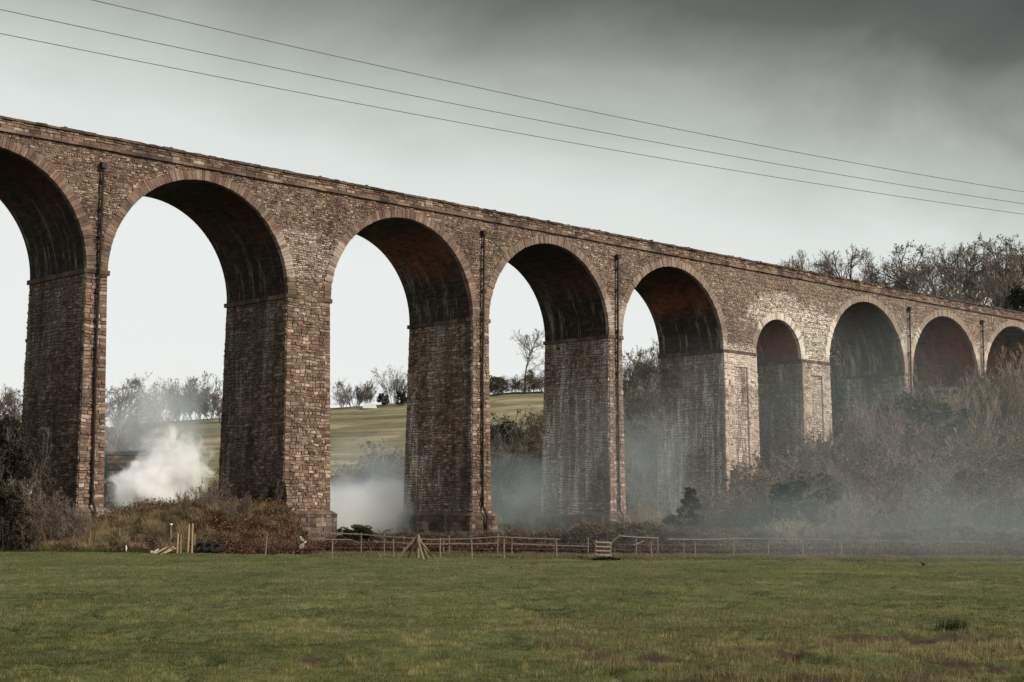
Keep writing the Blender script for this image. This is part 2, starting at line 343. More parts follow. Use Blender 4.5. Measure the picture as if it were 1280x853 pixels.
rs = random.Random(5)
def stone_rows(mb, z0, z1, spans, place, hr=(.13, .27), wr=(.16, .56), dr=(.01, .075), rough=.028, gap=.014, quoin=False):
    """courses of separate rough blocks standing a few centimetres proud of the mortar"""
    z = z0; wob = rs.uniform(0, 50)
    def wv(u, z): return .035*math.sin(u*1.7+z*2.1+wob)+.03*math.sin(u*4.3+wob*2-z)
    while z < z1-.05:
        h = min(rs.uniform(*hr), z1-z)
        if z1-(z+h) < .1: h = z1-z
        for (a, b) in spans(z+h*.5):
            u = a
            while u < b-.02:
                w = rs.uniform(*wr)
                if quoin and (u == a): w = rs.uniform(.34, .62)
                if quoin and b-(u+w) < .3: w = b-u if b-u < .7 else max(.1, b-u-rs.uniform(.34, .5))
                elif b-(u+w) < .2: w = b-u
                d = rs.uniform(*dr); c = 0
                p = rs.betavariate(2., 2.); c = p*.95+.02 if rs.random() < .84 else rs.choice((.02, .05, 1.1, 1., .95))
                col = (min(1, max(0, c)), rs.random(), rs.random())
                g = gap; ch = .018; za, zb = z+g*rs.uniform(.3, 1.6), z+h-g*rs.uniform(.3, 1.6); ua, ub = u+g*rs.uniform(.3, 1.8), u+w-g*rs.uniform(.3, 1.8)
                if ub-ua > .05 and zb-za > .05:
                    back = [(ua, za), (ub, za), (ub, zb), (ua, zb)]; fr = [(ua+ch*rs.uniform(.4, 2), za+ch*rs.uniform(.4, 2)), (ub-ch*rs.uniform(.4, 2), za+ch*rs.uniform(.4, 2)), (ub-ch*rs.uniform(.4, 2), zb-ch*rs.uniform(.4, 2)), (ua+ch*rs.uniform(.4, 2), zb-ch*rs.uniform(.4, 2))]
                    if rs.random() < .10: zq = rs.uniform(.03, .07); back = [(a_, b_+(zq if j_ > 1 else 0)) for j_, (a_, b_) in enumerate(back)]; fr = [(a_, b_+(zq if j_ > 1 else 0)) for j_, (a_, b_) in enumerate(fr)]; d += .02
                    kz = min(1, max(0, (z-z0)/.3), max(0, (z1-z-h)/.3))
                    B = [place(q[0], q[1]+kz*wv(*q), -.03) for q in back]; Fp = [place(q[0], q[1]+kz*wv(*q), d+rs.uniform(-rough, rough)) for q in fr]
                    mb.face(Fp, None, col)
                    for k in range(4): mb.face([B[k], B[(k+1) % 4], Fp[(k+1) % 4], Fp[k]], None, col)
                u += w
        z += h

ZB = -1.2
def pier_x(i, z):    # edges of the pier between arch i and i+1 at height z (battered below the springing)
    k = max(0, (HS-z)/(HS-HB)); return RE[i]-BXL*k, LE[i+1]+BXR*k
def pier_y(z): k = max(0, (HS-z)/(HS-HB)); return -BY*k
VK = {0: 'dark', 1: 'dark', 2: 'dark', 3: 'mid', 4: 'dark', 5: 'mid', 6: 'red', 7: 'wet', 8: 'red', 9: 'red', 10: 'red', 11: 'red'}
JK = {0: 0, 1: 0, 2: 0, 3: 3, 4: 1, 5: 2, 6: 3, 7: 1, 8: 2, 9: 2, 10: 2}
KING = (2, 5, 6)
for i in range(0, 11):
    mb = MB()
    # core (mortar) in battered slices
    zs = np.linspace(ZB, HS, 8)
    for a, b in zip(zs[:-1], zs[1:]):
        (x0, x1), (X0, X1) = pier_x(i, a), pier_x(i, b); y0, Y0 = pier_y(a), pier_y(b)
        ya, yb = TH_-y0, TH_-Y0
        mb.mi = 0
        mb.hexa([(x0, y0, a), (x1, y0, a), (x1, ya, a), (x0, ya, a), (X0, Y0, b), (X1, Y0, b), (X1, yb, b), (X0, yb, b)], skip=(0, 1))
    # left-hand side seen from the field, then the face
    mb.mi = 2
    stone_rows(mb, ZB, HS-.3, lambda z: [(pier_y(z), TH_-pier_y(z))], lambda u, z, d: (pier_x(i, z)[0]-d, u, z))
    mb.mi = 1
    king = i in (5, 6)
    if king:   # recessed panel down the face
        pw0 = .27
        def sp(z, i=i):
            a, b = pier_x(i, z); w = b-a
            return [(a, b)] if z > HS-1.5 or z < HB+.6 else [(a, a+w*.30), (b-w*.30, b)]
        stone_rows(mb, ZB, HS-.12, sp, lambda u, z, d: (u, pier_y(z)-d-.0, z), dr=(.015, .06))
    else:
        stone_rows(mb, ZB, HS-.12, lambda z: [pier_x(i, z)], lambda u, z, d: (u, pier_y(z)-d, z), quoin=True, hr=(.15, .3))
    mb.mi = 3
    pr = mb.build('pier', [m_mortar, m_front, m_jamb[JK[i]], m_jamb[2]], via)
    if king:
        pb = MB()
        def frame_span(z, i=i): a, b = pier_x(i, z); w = b-a; return [(a+w*.30, b-w*.30)]
        stone_rows(pb, HB+.6, HS-1.5, frame_span, lambda u, z, d: (u, pier_y(z)-d, z), dr=(.003, .02), rough=.008)
        fb = MB()   # raised margins round the panel, in long blocks
        for sgn in (0, 1):
            def sp2(z, i=i, sgn=sgn): a, b = pier_x(i, z); w = b-a; return [(a, a+w*.30)] if sgn == 0 else [(b-w*.30, b)]
            stone_rows(fb, HB, HS-.35, sp2, lambda u, z, d: (u, pier_y(z)-.13-d, z), wr=(.3, .6))
            for a, b in zip(zs[:-1], zs[1:]):
                a2, b2 = max(a, HB), min(b, HS-.34)
                if b2 <= a2: continue
                xa = sp2(a2)[0]; xb = sp2(b2)[0]; fb.hexa([(xa[0]-.002, pier_y(a2)-.13, a2), (xa[1], pier_y(a2)-.13, a2), (xa[1], pier_y(a2)+.1, a2), (xa[0]-.002, pier_y(a2)+.1, a2), (xb[0]-.002, pier_y(b2)-.13, b2), (xb[1], pier_y(b2)-.13, b2), (xb[1], pier_y(b2)+.1, b2), (xb[0]-.002, pier_y(b2)+.1, b2)])
        a, b = pier_x(i, HS-.9); w = b-a
        stone_rows(fb, HS-1.5, HS-.35, lambda z: [(a+w*.30, b-w*.30)], lambda u, z, d: (u, pier_y(z)-.13-d, z), wr=(.3, .6))
        fb.box(a+w*.30, b-w*.30, pier_y(HS-.9)-.128, .05, HS-1.5, HS-.345)
        fb.build('panel_frame', m_front, pr)
        pb.build('panel', m_jamb[2] if i == 5 else m_front, pr)
    # plinth: two faces of larger blocks with a sloping top
    pl = MB(); (a0, a1) = pier_x(i, HB); yf = pier_y(HB); o_ = .36
    X0, X1, Y0, Y1 = a0-o_, a1+o_, yf-o_, TH_-yf+o_
    pl.hexa([(X0, Y0, ZB), (X1, Y0, ZB), (X1, Y1, ZB), (X0, Y1, ZB), (X0, Y0, HB-.22), (X1, Y0, HB-.22), (X1, Y1, HB-.22), (X0, Y1, HB-.22)], skip=(0, 1))
    pl.hexa([(X0-.05, Y0-.05, HB-.22), (X1+.05, Y0-.05, HB-.22), (X1+.05, Y1+.05, HB-.22), (X0-.05, Y1+.05, HB-.22), (a0-.04, yf-.04, HB+.06), (a1+.04, yf-.04, HB+.06), (a1+.04, TH_-yf+.04, HB+.06), (a0-.04, TH_-yf+.04, HB+.06)])
    stone_rows(pl, ZB, HB-.24, lambda z: [(Y0, Y1)], lambda u, z, d: (X0-d, u, z), hr=(.28, .4), wr=(.4, 1.))
    stone_rows(pl, ZB, HB-.24, lambda z: [(X0, X1)], lambda u, z, d: (u, Y0-d, z), hr=(.28, .4), wr=(.4, 1.))
    pl.build('plinth', m_plinth, pr)
    # impost band at the springing, wrapping the pier
    ib = MB(); e = .17; x0, x1 = RE[i], LE[i+1]
    def seg(ax, lo, hi, f):
        u = lo
        while u < hi-.01:
            w = min(rs.uniform(.6, 1.2), hi-u)
            if hi-(u+w) < .3: w = hi-u
            ib.cur = (rs.random()*.7, rs.random(), 0); k = rs.uniform(-.02, .02); f(u+.004, u+w-.004, k); u += w
    seg(0, -.04, TH_+.1, lambda a, b, k: ib.box(x0-e-k, x0+.1, a, b, HS-.30+k*.5, HS+.01))
    seg(0, -.04, TH_+.1, lambda a, b, k: ib.box(x1-.1, x1+e+k, a, b, HS-.30+k*.5, HS+.01))
    seg(1, x0-e, x1+e, lambda a, b, k: ib.box(a, b, -.10-k, .1, HS-.25+k*.5, HS+.015))
    ib.build('impost', m_band, via)

# spandrels
sp = MB(); NA = 40
for (yy, side) in ((0., 1), (TH_, -1)):
    for i in AR:
        xs = [CX[i]-RA[i]*math.cos(math.pi*k/NA) for k in range(NA+1)]; zz = [HS+RA[i]*math.sin(math.pi*k/NA) for k in range(NA+1)]
        for k in range(NA):
            q = [(xs[k], yy, zz[k]), (xs[k+1], yy, zz[k+1]), (xs[k+1], yy, HT-.2), (xs[k], yy, HT-.2)]; sp.face(q if side == 1 else q[::-1])
        if i < 11:
            q = [(RE[i], yy, HS), (LE[i+1], yy, HS), (LE[i+1], yy, HT-.2), (RE[i], yy, HT-.2)]; sp.face(q if side == 1 else q[::-1])
XL, XR = LE[0]-30, RE[11]+40
for a, b in ((XL, LE[0]), (RE[11], XR)): sp.box(a, b, 0, TH_, -3, HT-.2)
sp.box(XL, XR, .4, TH_-.4, HC-.3, HC)
sp.mi = 1
def spans(z):
    cuts = []
    for i in AR:
        R = RA[i]+.45; dz = z-HS
        if dz < 0: cuts.append((LE[i], RE[i]))
        elif dz < R: w = math.sqrt(R*R-dz*dz); cuts.append((CX[i]-w, CX[i]+w))
    cuts.sort(); out = []; x = LE[0]-6
    for a, b in cuts:
        if a-x > .12: out.append((x, a))
        x = max(x, b)
    out.append((x, RE[11]+10)); return out
stone_rows(sp, HS+.02, HC-.02, spans, lambda u, z, d: (u, -d, z), hr=(.09, .19), wr=(.12, .42), dr=(.01, .06), gap=.01)
sp.build('spandrel_wall', [m_mortar, m_front], via)
for i in AR:
    vb = MB(); n = 48; y0, y1 = .28, TH_+.02
    for k in range(n):
        a, b = math.pi*k/n, math.pi*(k+1)/n
        for j in range(4):
            ya, yb = y0+(y1-y0)*j/4, y0+(y1-y0)*(j+1)/4
            f = lambda t, y: (CX[i]+RA[i]*math.cos(t), y, HS+RA[i]*math.sin(t))
            g = lambda t, y: (y+i*13.7, min(t, math.pi-t)*RA[i])
            vb.face([f(a, ya), f(b, ya), f(b, yb), f(a, yb)], [g(a, ya), g(b, ya), g(b, yb), g(a, yb)])
    vb.build('vault', m_vault[VK[i]], via)
    rb = MB(); L = math.pi*RA[i]; t = 0
    while t < L-.05:
        w = min(rs.uniform(.17, .36), L-t)
        if L-t-w < .15: w = L-t
        a, b = (t+.012)/RA[i], (t+w-.012)/RA[i]; Ri = RA[i]-.015+rs.uniform(-.01, .01); Ro = RA[i]+rs.uniform(.56, .74); d = .08+rs.uniform(-.03, .035)
        rb.cur = (min(1, .1+.55*rs.random()), .2+.8*rs.random(), 0)
        P = lambda an, r, y: (CX[i]+r*math.cos(an), y, HS+.0+r*math.sin(an))
        rb.hexa([P(a, Ri, -d), P(a, Ro, -d), P(a, Ro, .1), P(a, Ri, .3), P(b, Ri, -d), P(b, Ro, -d), P(b, Ro, .1), P(b, Ri, .3)])
        t += w
    rb.build('arch_ring', m_front, via)
# string course, parapet, coping on both sides
for side in (0, 1):
    Yf = (lambda d: -d) if side == 0 else (lambda d: TH_+d)
    def run(mb, lo, hi, wr, f):
        u = lo
        while u < hi:
            w = rs.uniform(*wr); mb.cur = (rs.random()*.8+.05, rs.random(), 0); f(u, u+w); u += w
    sb = MB()
    def fs(a, b):
        k = rs.uniform(-.02, .02); y1, y0, z0 = Yf(.24+k), Yf(-.1), HC+rs.uniform(-.015, .015); lo, hi = min(y0, y1), max(y0, y1)
        sb.box(a+.006, b-.006, lo, hi, z0, HC+.2)
    run(sb, LE[0]-6, RE[11]+10, (.7, 1.3), fs); sb.build('string_course', m_band, via)
    pb = MB(); lo, hi = (-.08, .42) if side == 0 else (TH_-.42, TH_+.08)
    pb.box(XL, XR, lo, hi, HC+.02, HT-.16)
    pb.mi = 1
    stone_rows(pb, HC+.2, HT-.17, lambda z: [(LE[0]-6, RE[11]+10)], (lambda u, z, d: (u, -.08-d, z)) if side == 0 else (lambda u, z, d: (u, TH_+.08+d, z)), hr=(.16, .24), wr=(.3, .9), dr=(.02, .09))
    pb.build('parapet', [m_mortar, m_parapet], via)
    cb = MB()
    def fc(a, b):
        y1, y0 = Yf(.25+rs.uniform(-.05, .05)), Yf(-.45); lo, hi = min(y0, y1), max(y0, y1); h = rs.uniform(-.02, .02); q = lambda: rs.uniform(-.02, .03)
        cb.hexa([(a, lo, HT-.17), (b, lo, HT-.17), (b, hi, HT-.17), (a, hi, HT-.17), (a+.02, lo+.05, HT+h+q()), (b-.02, lo+.05, HT+h+q()), (b-.02, hi-.05, HT+h+q()), (a+.02, hi-.05, HT+h+q())])
        if rs.random() < .16:   # moss and loose stone on top
            w = rs.uniform(.1, .4); x = a+rs.random()*(b-a); hh = rs.uniform(.05, .14)
            cb.hexa([(x, lo+.1, HT-.05), (x+w, lo+.1, HT-.05), (x+w, hi-.1, HT-.05), (x, hi-.1, HT-.05), (x+w*.25, lo+.15, HT+hh), (x+w*.7, lo+.15, HT+hh*.8), (x+w*.7, hi-.15, HT+hh*.8), (x+w*.25, hi-.15, HT+hh)])
    run(cb, LE[0]-6, RE[11]+10, (.35, .9), fc); cb.build('coping', m_coping, via)
# rainwater pipes
for i in (0, 1, 3, 4, 7, 8, 9):
    x = (RE[i]+LE[i+1])/2+.05; zt = HC-1.15; kb = lambda z: (sum(pier_x(i, z))/2 if z < HS else x)
    mb = MB(); r = .085; pts = [(x, .0, zt+.1), (x, -.26, zt), (x, -.27, zt-.4), (x, -.27, HS)]
    for z in (14, 10, 6, HB+.5): pts.append((kb(z), pier_y(z)-.20, z))
    pts += [(kb(HB), pier_y(HB)-.62, HB-.15), (kb(HB), pier_y(HB)-.62, ZB)]
    mb.tube(pts, r, 8); mb.box(x-.17, x+.17, -.42, -.06, zt-.1, zt+.28)
    dp = mb.build('drainpipe', m_iron, via)
    z = zt-1.
    while z > HB+.5:
        xx = x if z > HS else kb(z); y = -.27 if z > HS else pier_y(z)-.2
        bb = MB(); bb.box(xx-.15, xx+.15, y-.04, y+.2, z, z+.07); bb.tube([(xx, y, z-.02), (xx, y, z+.16)], .115, 8); bb.build('pipe_bracket', m_iron, dp); z -= 1.83

# ---------------------------------------------------------------- plants: generators (numpy)
def norm(a): return a/np.maximum(np.linalg.norm(a, axis=-1, keepdims=True), 1e-9)
def grow(rg, P, D, Ln, nseg, wob, up):
    """polylines for a set of branches: (n, nseg+1, 3)"""
    n = len(P); pts = [P]; d = D.copy(); dirs = [d]
    for k in range(nseg):
        d = norm(d+rg.normal(0, wob, (n, 3))+np.array([0, 0, up])); pts.append(pts[-1]+d*(Ln/nseg)[:, None]); dirs.append(d)
    return np.stack(pts, 1), np.stack(dirs, 1)
def tubes(pts, r0, r1, sides, tint):
    n, m, _ = pts.shape; T = norm(np.gradient(pts, axis=1)); ref = np.where(np.abs(T[..., 2:3]) < .9, np.array([0, 0, 1.]), np.array([1., 0, 0]))
    A = norm(np.cross(T, ref)); B = np.cross(T, A); r = r0[:, None]+(r1-r0)[:, None]*np.linspace(0, 1, m)[None]
    ang = np.arange(sides)*2*math.pi/sides
    V = pts[:, :, None]+r[:, :, None, None]*(np.cos(ang)[None, None, :, None]*A[:, :, None]+np.sin(ang)[None, None, :, None]*B[:, :, None])
    idx = np.arange(n*m*sides).reshape(n, m, sides); nx = np.roll(idx, -1, 2) if sides > 2 else idx[:, :, ::-1]
    if sides == 2: q = np.stack([idx[:, :-1, 0], idx[:, 1:, 0], idx[:, 1:, 1], idx[:, :-1, 1]], -1).reshape(-1, 4)
    else: q = np.stack([idx[:, :-1], idx[:, 1:], nx[:, 1:], nx[:, :-1]], -1).reshape(-1, 4)
    return V.reshape(-1, 3), q, np.repeat(tint, m*sides)
def children(rg, pts, dirs, nchild, t0, t1, ang, Lf, Ln, power=1.):
    n, m, _ = pts.shape; k = nchild; t = t0+(t1-t0)*rg.random((n, k))**power; f = t*(m-1); i = np.minimum(f.astype(int), m-2); w = (f-i)[..., None]
    rows = np.arange(n)[:, None]; P = pts[rows, i]*(1-w)+pts[rows, i+1]*w; D = norm(dirs[rows, i+1])
    R = norm(rg.normal(0, 1, (n, k, 3))); R = norm(R-(R*D).sum(-1, keepdims=True)*D); a = np.radians(rg.uniform(ang[0], ang[1], (n, k)))[..., None]
    Dn = D*np.cos(a)+R*np.sin(a); L = Ln[:, None]*rg.uniform(Lf[0], Lf[1], (n, k))*(1-.45*(t-t0)/(max(t1-t0, 1e-6)))
    return P.reshape(-1, 3), norm(Dn).reshape(-1, 3), L.reshape(-1), np.repeat(np.arange(n), k)
class Acc:
    def __init__(s): s.V = []; s.F = []; s.T = []; s.n = 0
    def add(s, V, F, T):
        s.V.append(V); s.F.append(F+s.n); s.T.append(T); s.n += len(V)
    def mesh(s, name, mat):
        if not s.V: return None
        T = np.concatenate(s.T); return np_mesh(name, np.concatenate(s.V), np.concatenate(s.F), mat, np.stack([T, T, T], -1), link=False)
def leaves(rg, C, size, tint, flat=.0):
    n = len(C); a = norm(rg.normal(0, 1, (n, 3))); b = norm(np.cross(a, rg.normal(0, 1, (n, 3)))); s = size*rg.uniform(.5, 1.3, (n, 1))
    V = np.stack([C-a*s, C+b*s*.55, C+a*s, C-b*s*.55], 1); F = np.arange(n*4).reshape(n, 4); return V.reshape(-1, 3), F, np.repeat(tint, 4)

def bare_tree(seed, H=12., spread=1., lean=.0, leaf=0., nl=8, lf='twig', stem=.28, fine=1., tw=.014):
    rg = np.random.default_rng(seed); tr = Acc(); cr = Acc(); lv = Acc()
    pts, ds = grow(rg, np.array([[0, 0, -.4]]), norm(np.array([[lean, 0, 1.]])), np.array([H*.72]), 8, .06, .05)
    r0 = H*.018; tr.add(*tubes(pts, np.array([r0*1.15]), np.array([r0*.25]), 7, np.array([.5])))
    L = np.array([H*.62*spread]); pr = np.array([r0])
    spec = [(nl, stem, 1., (28, 58), (.55, .95), 5, .12, .10, 5), (6, .2, 1., (25, 55), (.45, .8), 4, .13, .07, 3), (5, .15, 1, (25, 55), (.4, .75), 3, .15, .05, 3), (5, .1, 1, (25, 60), (.4, .75), 3, .16, .04, 2), (int(4*fine), .1, 1, (20, 60), (.45, .8), 2, .16, .02, 2)]
    for lv_, (k, t0, t1, ang, Lf, ns, wob, up, sd) in enumerate(spec):
        P, D, Ln, par = children(rg, pts, ds, k, t0, t1, ang, Lf, L, .85); rad = pr[par]*(.5 if lv_ else .45)
        pts, ds = grow(rg, P, D, Ln, ns, wob, up); rad = np.maximum(rad, tw)
        (cr if lv_ > 0 else tr).add(*tubes(pts, rad, np.maximum(rad*.35, .008), sd, np.clip(rg.normal(.5, .22, len(P)), 0, 1)))
        L = Ln; pr = rad
    if leaf:
        C = pts[:, -1][rg.random(len(pts)) < leaf]; C = C+rg.normal(0, .12, C.shape); lv.add(*leaves(rg, C, .11, np.clip(rg.normal(.5, .25, len(C)), 0, 1)))
    return tr, cr, lv
def twig_shrub(seed, H=4., stems=14, W=.55, leaf=.25, lsz=.075, tw=.009):
    rg = np.random.default_rng(seed); tr = Acc(); cr = Acc(); lv = Acc(); n = stems
    a = rg.uniform(0, 2*math.pi, n); rr = np.sqrt(rg.random(n))*H*.16; P = np.stack([rr*np.cos(a), rr*np.sin(a), np.full(n, -.3)], -1)
    a2 = a+rg.normal(0, .5, n); til = rg.uniform(.1, W*1.15, n); D = norm(np.stack([til*np.cos(a2), til*np.sin(a2), np.ones(n)], -1)); Ln = H*rg.uniform(.6, 1.02, n)
    pts, ds = grow(rg, P, D, Ln, 6, .09, .03); rad = H*rg.uniform(.006, .012, n); tr.add(*tubes(pts, rad, rad*.3, 4, np.clip(rg.normal(.5, .2, n), 0, 1))); L = Ln; pr = rad
    for (k, t0, ang, Lf, ns, sd) in ((8, .15, (20, 55), (.3, .6), 4, 3), (7, .1, (20, 60), (.35, .65), 3, 2), (6, .1, (20, 65), (.35, .7), 2, 2)):
        P, D, Ln, par = children(rg, pts, ds, k, t0, 1, ang, Lf, L, .9); rad = np.maximum(pr[par]*.5, tw)
        pts, ds = grow(rg, P, D, Ln, ns, .16, .05); cr.add(*tubes(pts, rad, np.maximum(rad*.5, .006), sd, np.clip(rg.normal(.5, .25, len(P)), 0, 1))); L = Ln; pr = rad
    if leaf:
        m = rg.random(len(pts)) < leaf; C = np.concatenate([pts[m][:, -1], pts[m][:, 1]]); C = C+rg.normal(0, .07, C.shape); lv.add(*leaves(rg, C, lsz, np.clip(rg.normal(.5, .25, len(C)), 0, 1)))
    return tr, cr, lv
def leafy_bush(seed, H=4., W=1., n=9000, lsz=.11, shape='round'):
    rg = np.random.default_rng(seed); tr, cr, _ = twig_shrub(seed+50, H*.9, 9, .5*W, 0); lv = Acc()
    nb = 90 if shape == 'cone' else 60
    if shape == 'cone': z = (1-np.linspace(.96, .04, nb)**.75)*H*.98+.1; z = np.clip(z, .1, H); R = H*.2*W*(1-z/H)**.75+.03; a = rg.uniform(0, 6.28, nb); q = R*rg.uniform(.2, 1, nb); C0 = np.stack([q*np.cos(a), q*np.sin(a), z], -1); br = H*.085*(1.1-z/H)+.05
    else:
        a = rg.uniform(0, 6.28, nb); z = rg.uniform(.12, .86, nb)*H; q = H*.42*W*np.sqrt(np.maximum(0, 1-((z/H-.38)/.6)**2))*np.sqrt(rg.random(nb)); C0 = np.stack([q*np.cos(a), q*np.sin(a), z], -1); br = H*rg.uniform(.06, .14, nb)
    b = rg.integers(0, nb, n); d = norm(rg.normal(0, 1, (n, 3))); rr = br[b]*rg.uniform(.55, 1.05, n)**.6; C = C0[b]+d*rr[:, None]*np.array([1, 1, .85]); C[:, 2] = np.abs(C[:, 2])
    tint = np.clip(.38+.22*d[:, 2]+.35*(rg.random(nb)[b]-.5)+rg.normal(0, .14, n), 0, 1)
    lv.add(*leaves(rg, C, lsz, tint)); return tr, cr, lv
PROTO = {}
PH = {}
def proto(key, parts, mats, names=('trunk', 'crown', 'leaves')):
    L = []; PH[key] = max(float(np.concatenate(a.V)[:, 2].max()) for a in parts if a.V)
    for a, m, nm in zip(parts, mats, names):
        me = a.mesh(nm, m)
        if me: L.append((nm, me))
    PROTO[key] = L
for k in range(4): proto('bare%d' % k, bare_tree(100+k, 13, [1., .85, 1.1, .75][k], [0, .05, -.06, .02][k], [.0, .12, .05, .2][k], [8, 9, 8, 10][k], stem=[.25, .3, .22, .3][k]), (m_bark, m_twig, m_leafbrown))
for k in range(2): proto('broad%d' % k, bare_tree(160+k, 9, 1.25, 0, .15, 10, stem=.12, fine=1.3, tw=.026), (m_bark, m_twig, m_leafbrown))
for k in range(2): proto('airy%d' % k, bare_tree(140+k, 12, 1.1, 0, .0, 9, stem=.22, tw=.022), (m_bark, m_twig, m_leafbrown))
for k in range(4): proto('shrub%d' % k, twig_shrub(200+k, 4.4, 15, [.5, .75, .35, .6][k], [.1, .3, .15, .5][k]), (m_bark, m_twig, m_leafbrown), ('stems', 'crown', 'leaves'))
for k in range(3): proto('hill%d' % k, twig_shrub(320+k, 9, 13, [.55, .4, .7][k], [.2, .05, .35][k], .12, tw=.03), (m_bark, m_twig, m_leafolive), ('stems', 'crown', 'foliage'))
for k in range(2): proto('pale%d' % k, twig_shrub(220+k, 3.6, 20, [.7, .5][k], .0), (m_twigpale, m_twigpale, m_leafbrown), ('stems', 'crown', 'leaves'))
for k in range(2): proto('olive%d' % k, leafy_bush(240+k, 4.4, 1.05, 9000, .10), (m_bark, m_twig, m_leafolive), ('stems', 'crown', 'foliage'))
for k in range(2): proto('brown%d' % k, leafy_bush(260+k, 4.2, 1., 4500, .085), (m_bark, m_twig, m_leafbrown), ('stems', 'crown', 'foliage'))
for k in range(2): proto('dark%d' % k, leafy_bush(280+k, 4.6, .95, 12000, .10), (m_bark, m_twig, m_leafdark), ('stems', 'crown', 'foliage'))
for k in range(2): proto('dusk%d' % k, leafy_bush(290+k, 4.6, 1., 11000, .075), (m_bark, m_bark, m_leafshade), ('stems', 'crown', 'foliage'))
proto('cone0', leafy_bush(300, 4.6, 1.0, 12000, .085, 'cone'), (m_bark, m_twig, m_leafdark), ('stems', 'crown', 'foliage'))
HGT = dict(bare0=13, bare1=13, bare2=13, bare3=13, airy0=12, airy1=12)
def plant(key, px, v, h, name, label, cat, group=None, wide=1., loc=None, rz=None):
    base = loc if loc is not None else G(px, v)
    r = empty(name, base, random.uniform(0, 6.28) if rz is None else rz); H0 = PH[key]
    s = h/H0; r.scale = (s*wide, s*wide, s); tag(r, label, cat, group)
    for nm, me in PROTO[key]:
        o = bpy.data.objects.new(nm, me); COL.objects.link(o); o.parent = r
    return r
def top(px, ytop, v):    # height a plant at this spot needs to reach that line of sight
    return float(at(px, ytop, v)[2])-G(px, v).z
def T(key, px, v, ytop, name, label, cat, group=None, wide=1.): return plant(key, px, v, max(.6, top(px, ytop, v)), name, label, cat, group, wide)

# crest of the far hill, seen through the arches
ga = 'smoky leafy trees on the hill crest seen through the second arch'
for k, (px, v, y) in enumerate([(185, 292, 474), (203, 298, 467), (222, 300, 470), (240, 296, 464), (258, 296, 478), (276, 290, 488)]):
    T(['hill0', 'hill2', 'hill1', 'hill0', 'hill2', 'hill1'][k], px, v, y, 'hill_tree', 'hazy rounded tree on the hill crest behind the white smoke plume', 'tree', ga, 1.1)
for k, (px, v, y) in enumerate([(136, 232, 472), (152, 240, 486), (168, 250, 494), (118, 236, 480), (-8, 232, 478), (12, 240, 484), (26, 236, 476)]):
    T(['bare1', 'shrub1', 'shrub3', 'bare3', 'bare0', 'shrub1', 'bare2'][k], px, v, y, 'slope_tree', 'brown bare twiggy tree low on the hillside at the left', 'tree', 'brown trees low on the left hillside')
for k, (px, v, y) in enumerate([(426, 296, 480), (441, 298, 473), (456, 300, 476)]):
    T(['hill0', 'hill2', 'hill1'][k], px, v, y, 'hill_tree', ['small brown tree left of the white roofed shelter on the hill crest', 'rounded bare tree behind the white roofed shelter on the hill crest', 'thin bare tree just right of the white roofed shelter'][k], 'tree', 'trees beside the white shelter on the hill')
T('dark0', 476, 296, 491, 'evergreen_bush', 'dark evergreen bush at the foot of the tall bare tree on the hill crest', 'bush')
T('hill1', 492, 299, 455, 'bare_tree', 'tall thin bare tree on the crest seen at the right of the third arch', 'tree')
T('dark1', 500, 292, 487, 'evergreen_bush', 'dark rounded evergreen bush on the crest beside the third pier', 'bush')
T('airy0', 655, 303, 409, 'lone_bare_tree', 'lone tall bare tree spreading against the sky through the fourth arch', 'tree')
for k, (px, v, y) in enumerate([(616, 296, 468), (629, 300, 471), (643, 298, 468), (658, 296, 467), (671, 298, 461), (684, 296, 458)]):
    T(['olive0', 'brown0', 'hill2', 'brown1', 'hill0', 'hill2'][k], px, v, y, 'crest_hedge_bush', 'rusty brown hedge bush on the crest below the lone bare tree', 'bush', 'hedge bushes on the hill crest', 1.2)
# scrub at the foot of the hill
gs = 'dark scrub at the foot of the hill beyond the arches'
foot = [(424, 176, 585), (440, 182, 578), (455, 178, 568), (470, 184, 560), (485, 178, 562), (500, 186, 548), (512, 180, 545), (462, 165, 590), (490, 166, 580),
        (612, 196, 520), (626, 200, 517), (640, 202, 508), (655, 198, 522), (668, 196, 535), (684, 200, 520), (618, 176, 560), (636, 178, 556), (652, 176, 575), (668, 174, 580), (684, 178, 570), (625, 158, 605), (645, 160, 612), (664, 158, 600), (606, 188, 535)]
ks = ['hill0', 'brown0', 'hill2', 'olive0', 'shrub3', 'hill1', 'shrub2', 'hill2', 'brown1', 'olive1']
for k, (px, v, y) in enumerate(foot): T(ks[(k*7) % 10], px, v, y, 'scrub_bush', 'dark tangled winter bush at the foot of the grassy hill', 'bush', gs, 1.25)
gs2 = 'dense trees filling the slope behind the fifth arch'
for k, (px, v, y) in enumerate([(784, 262, 452), (796, 268, 440), (808, 262, 432), (822, 258, 425), (836, 262, 430), (770, 262, 470), (786, 226, 490), (802, 222, 478), (818, 226, 470), (834, 220, 470), (780, 196, 530), (796, 190, 520), (812, 194, 515), (828, 190, 510), (788, 165, 580), (806, 160, 572), (822, 163, 565), (772, 170, 590)]):
    T(['hill0', 'bare3', 'hill2', 'hill1', 'bare0', 'olive1', 'hill0', 'brown0', 'hill2'][k % 9], px, v, y, 'slope_tree', 'tangled winter tree on the wooded slope seen through the fifth arch', 'tree', gs2, 1.15)
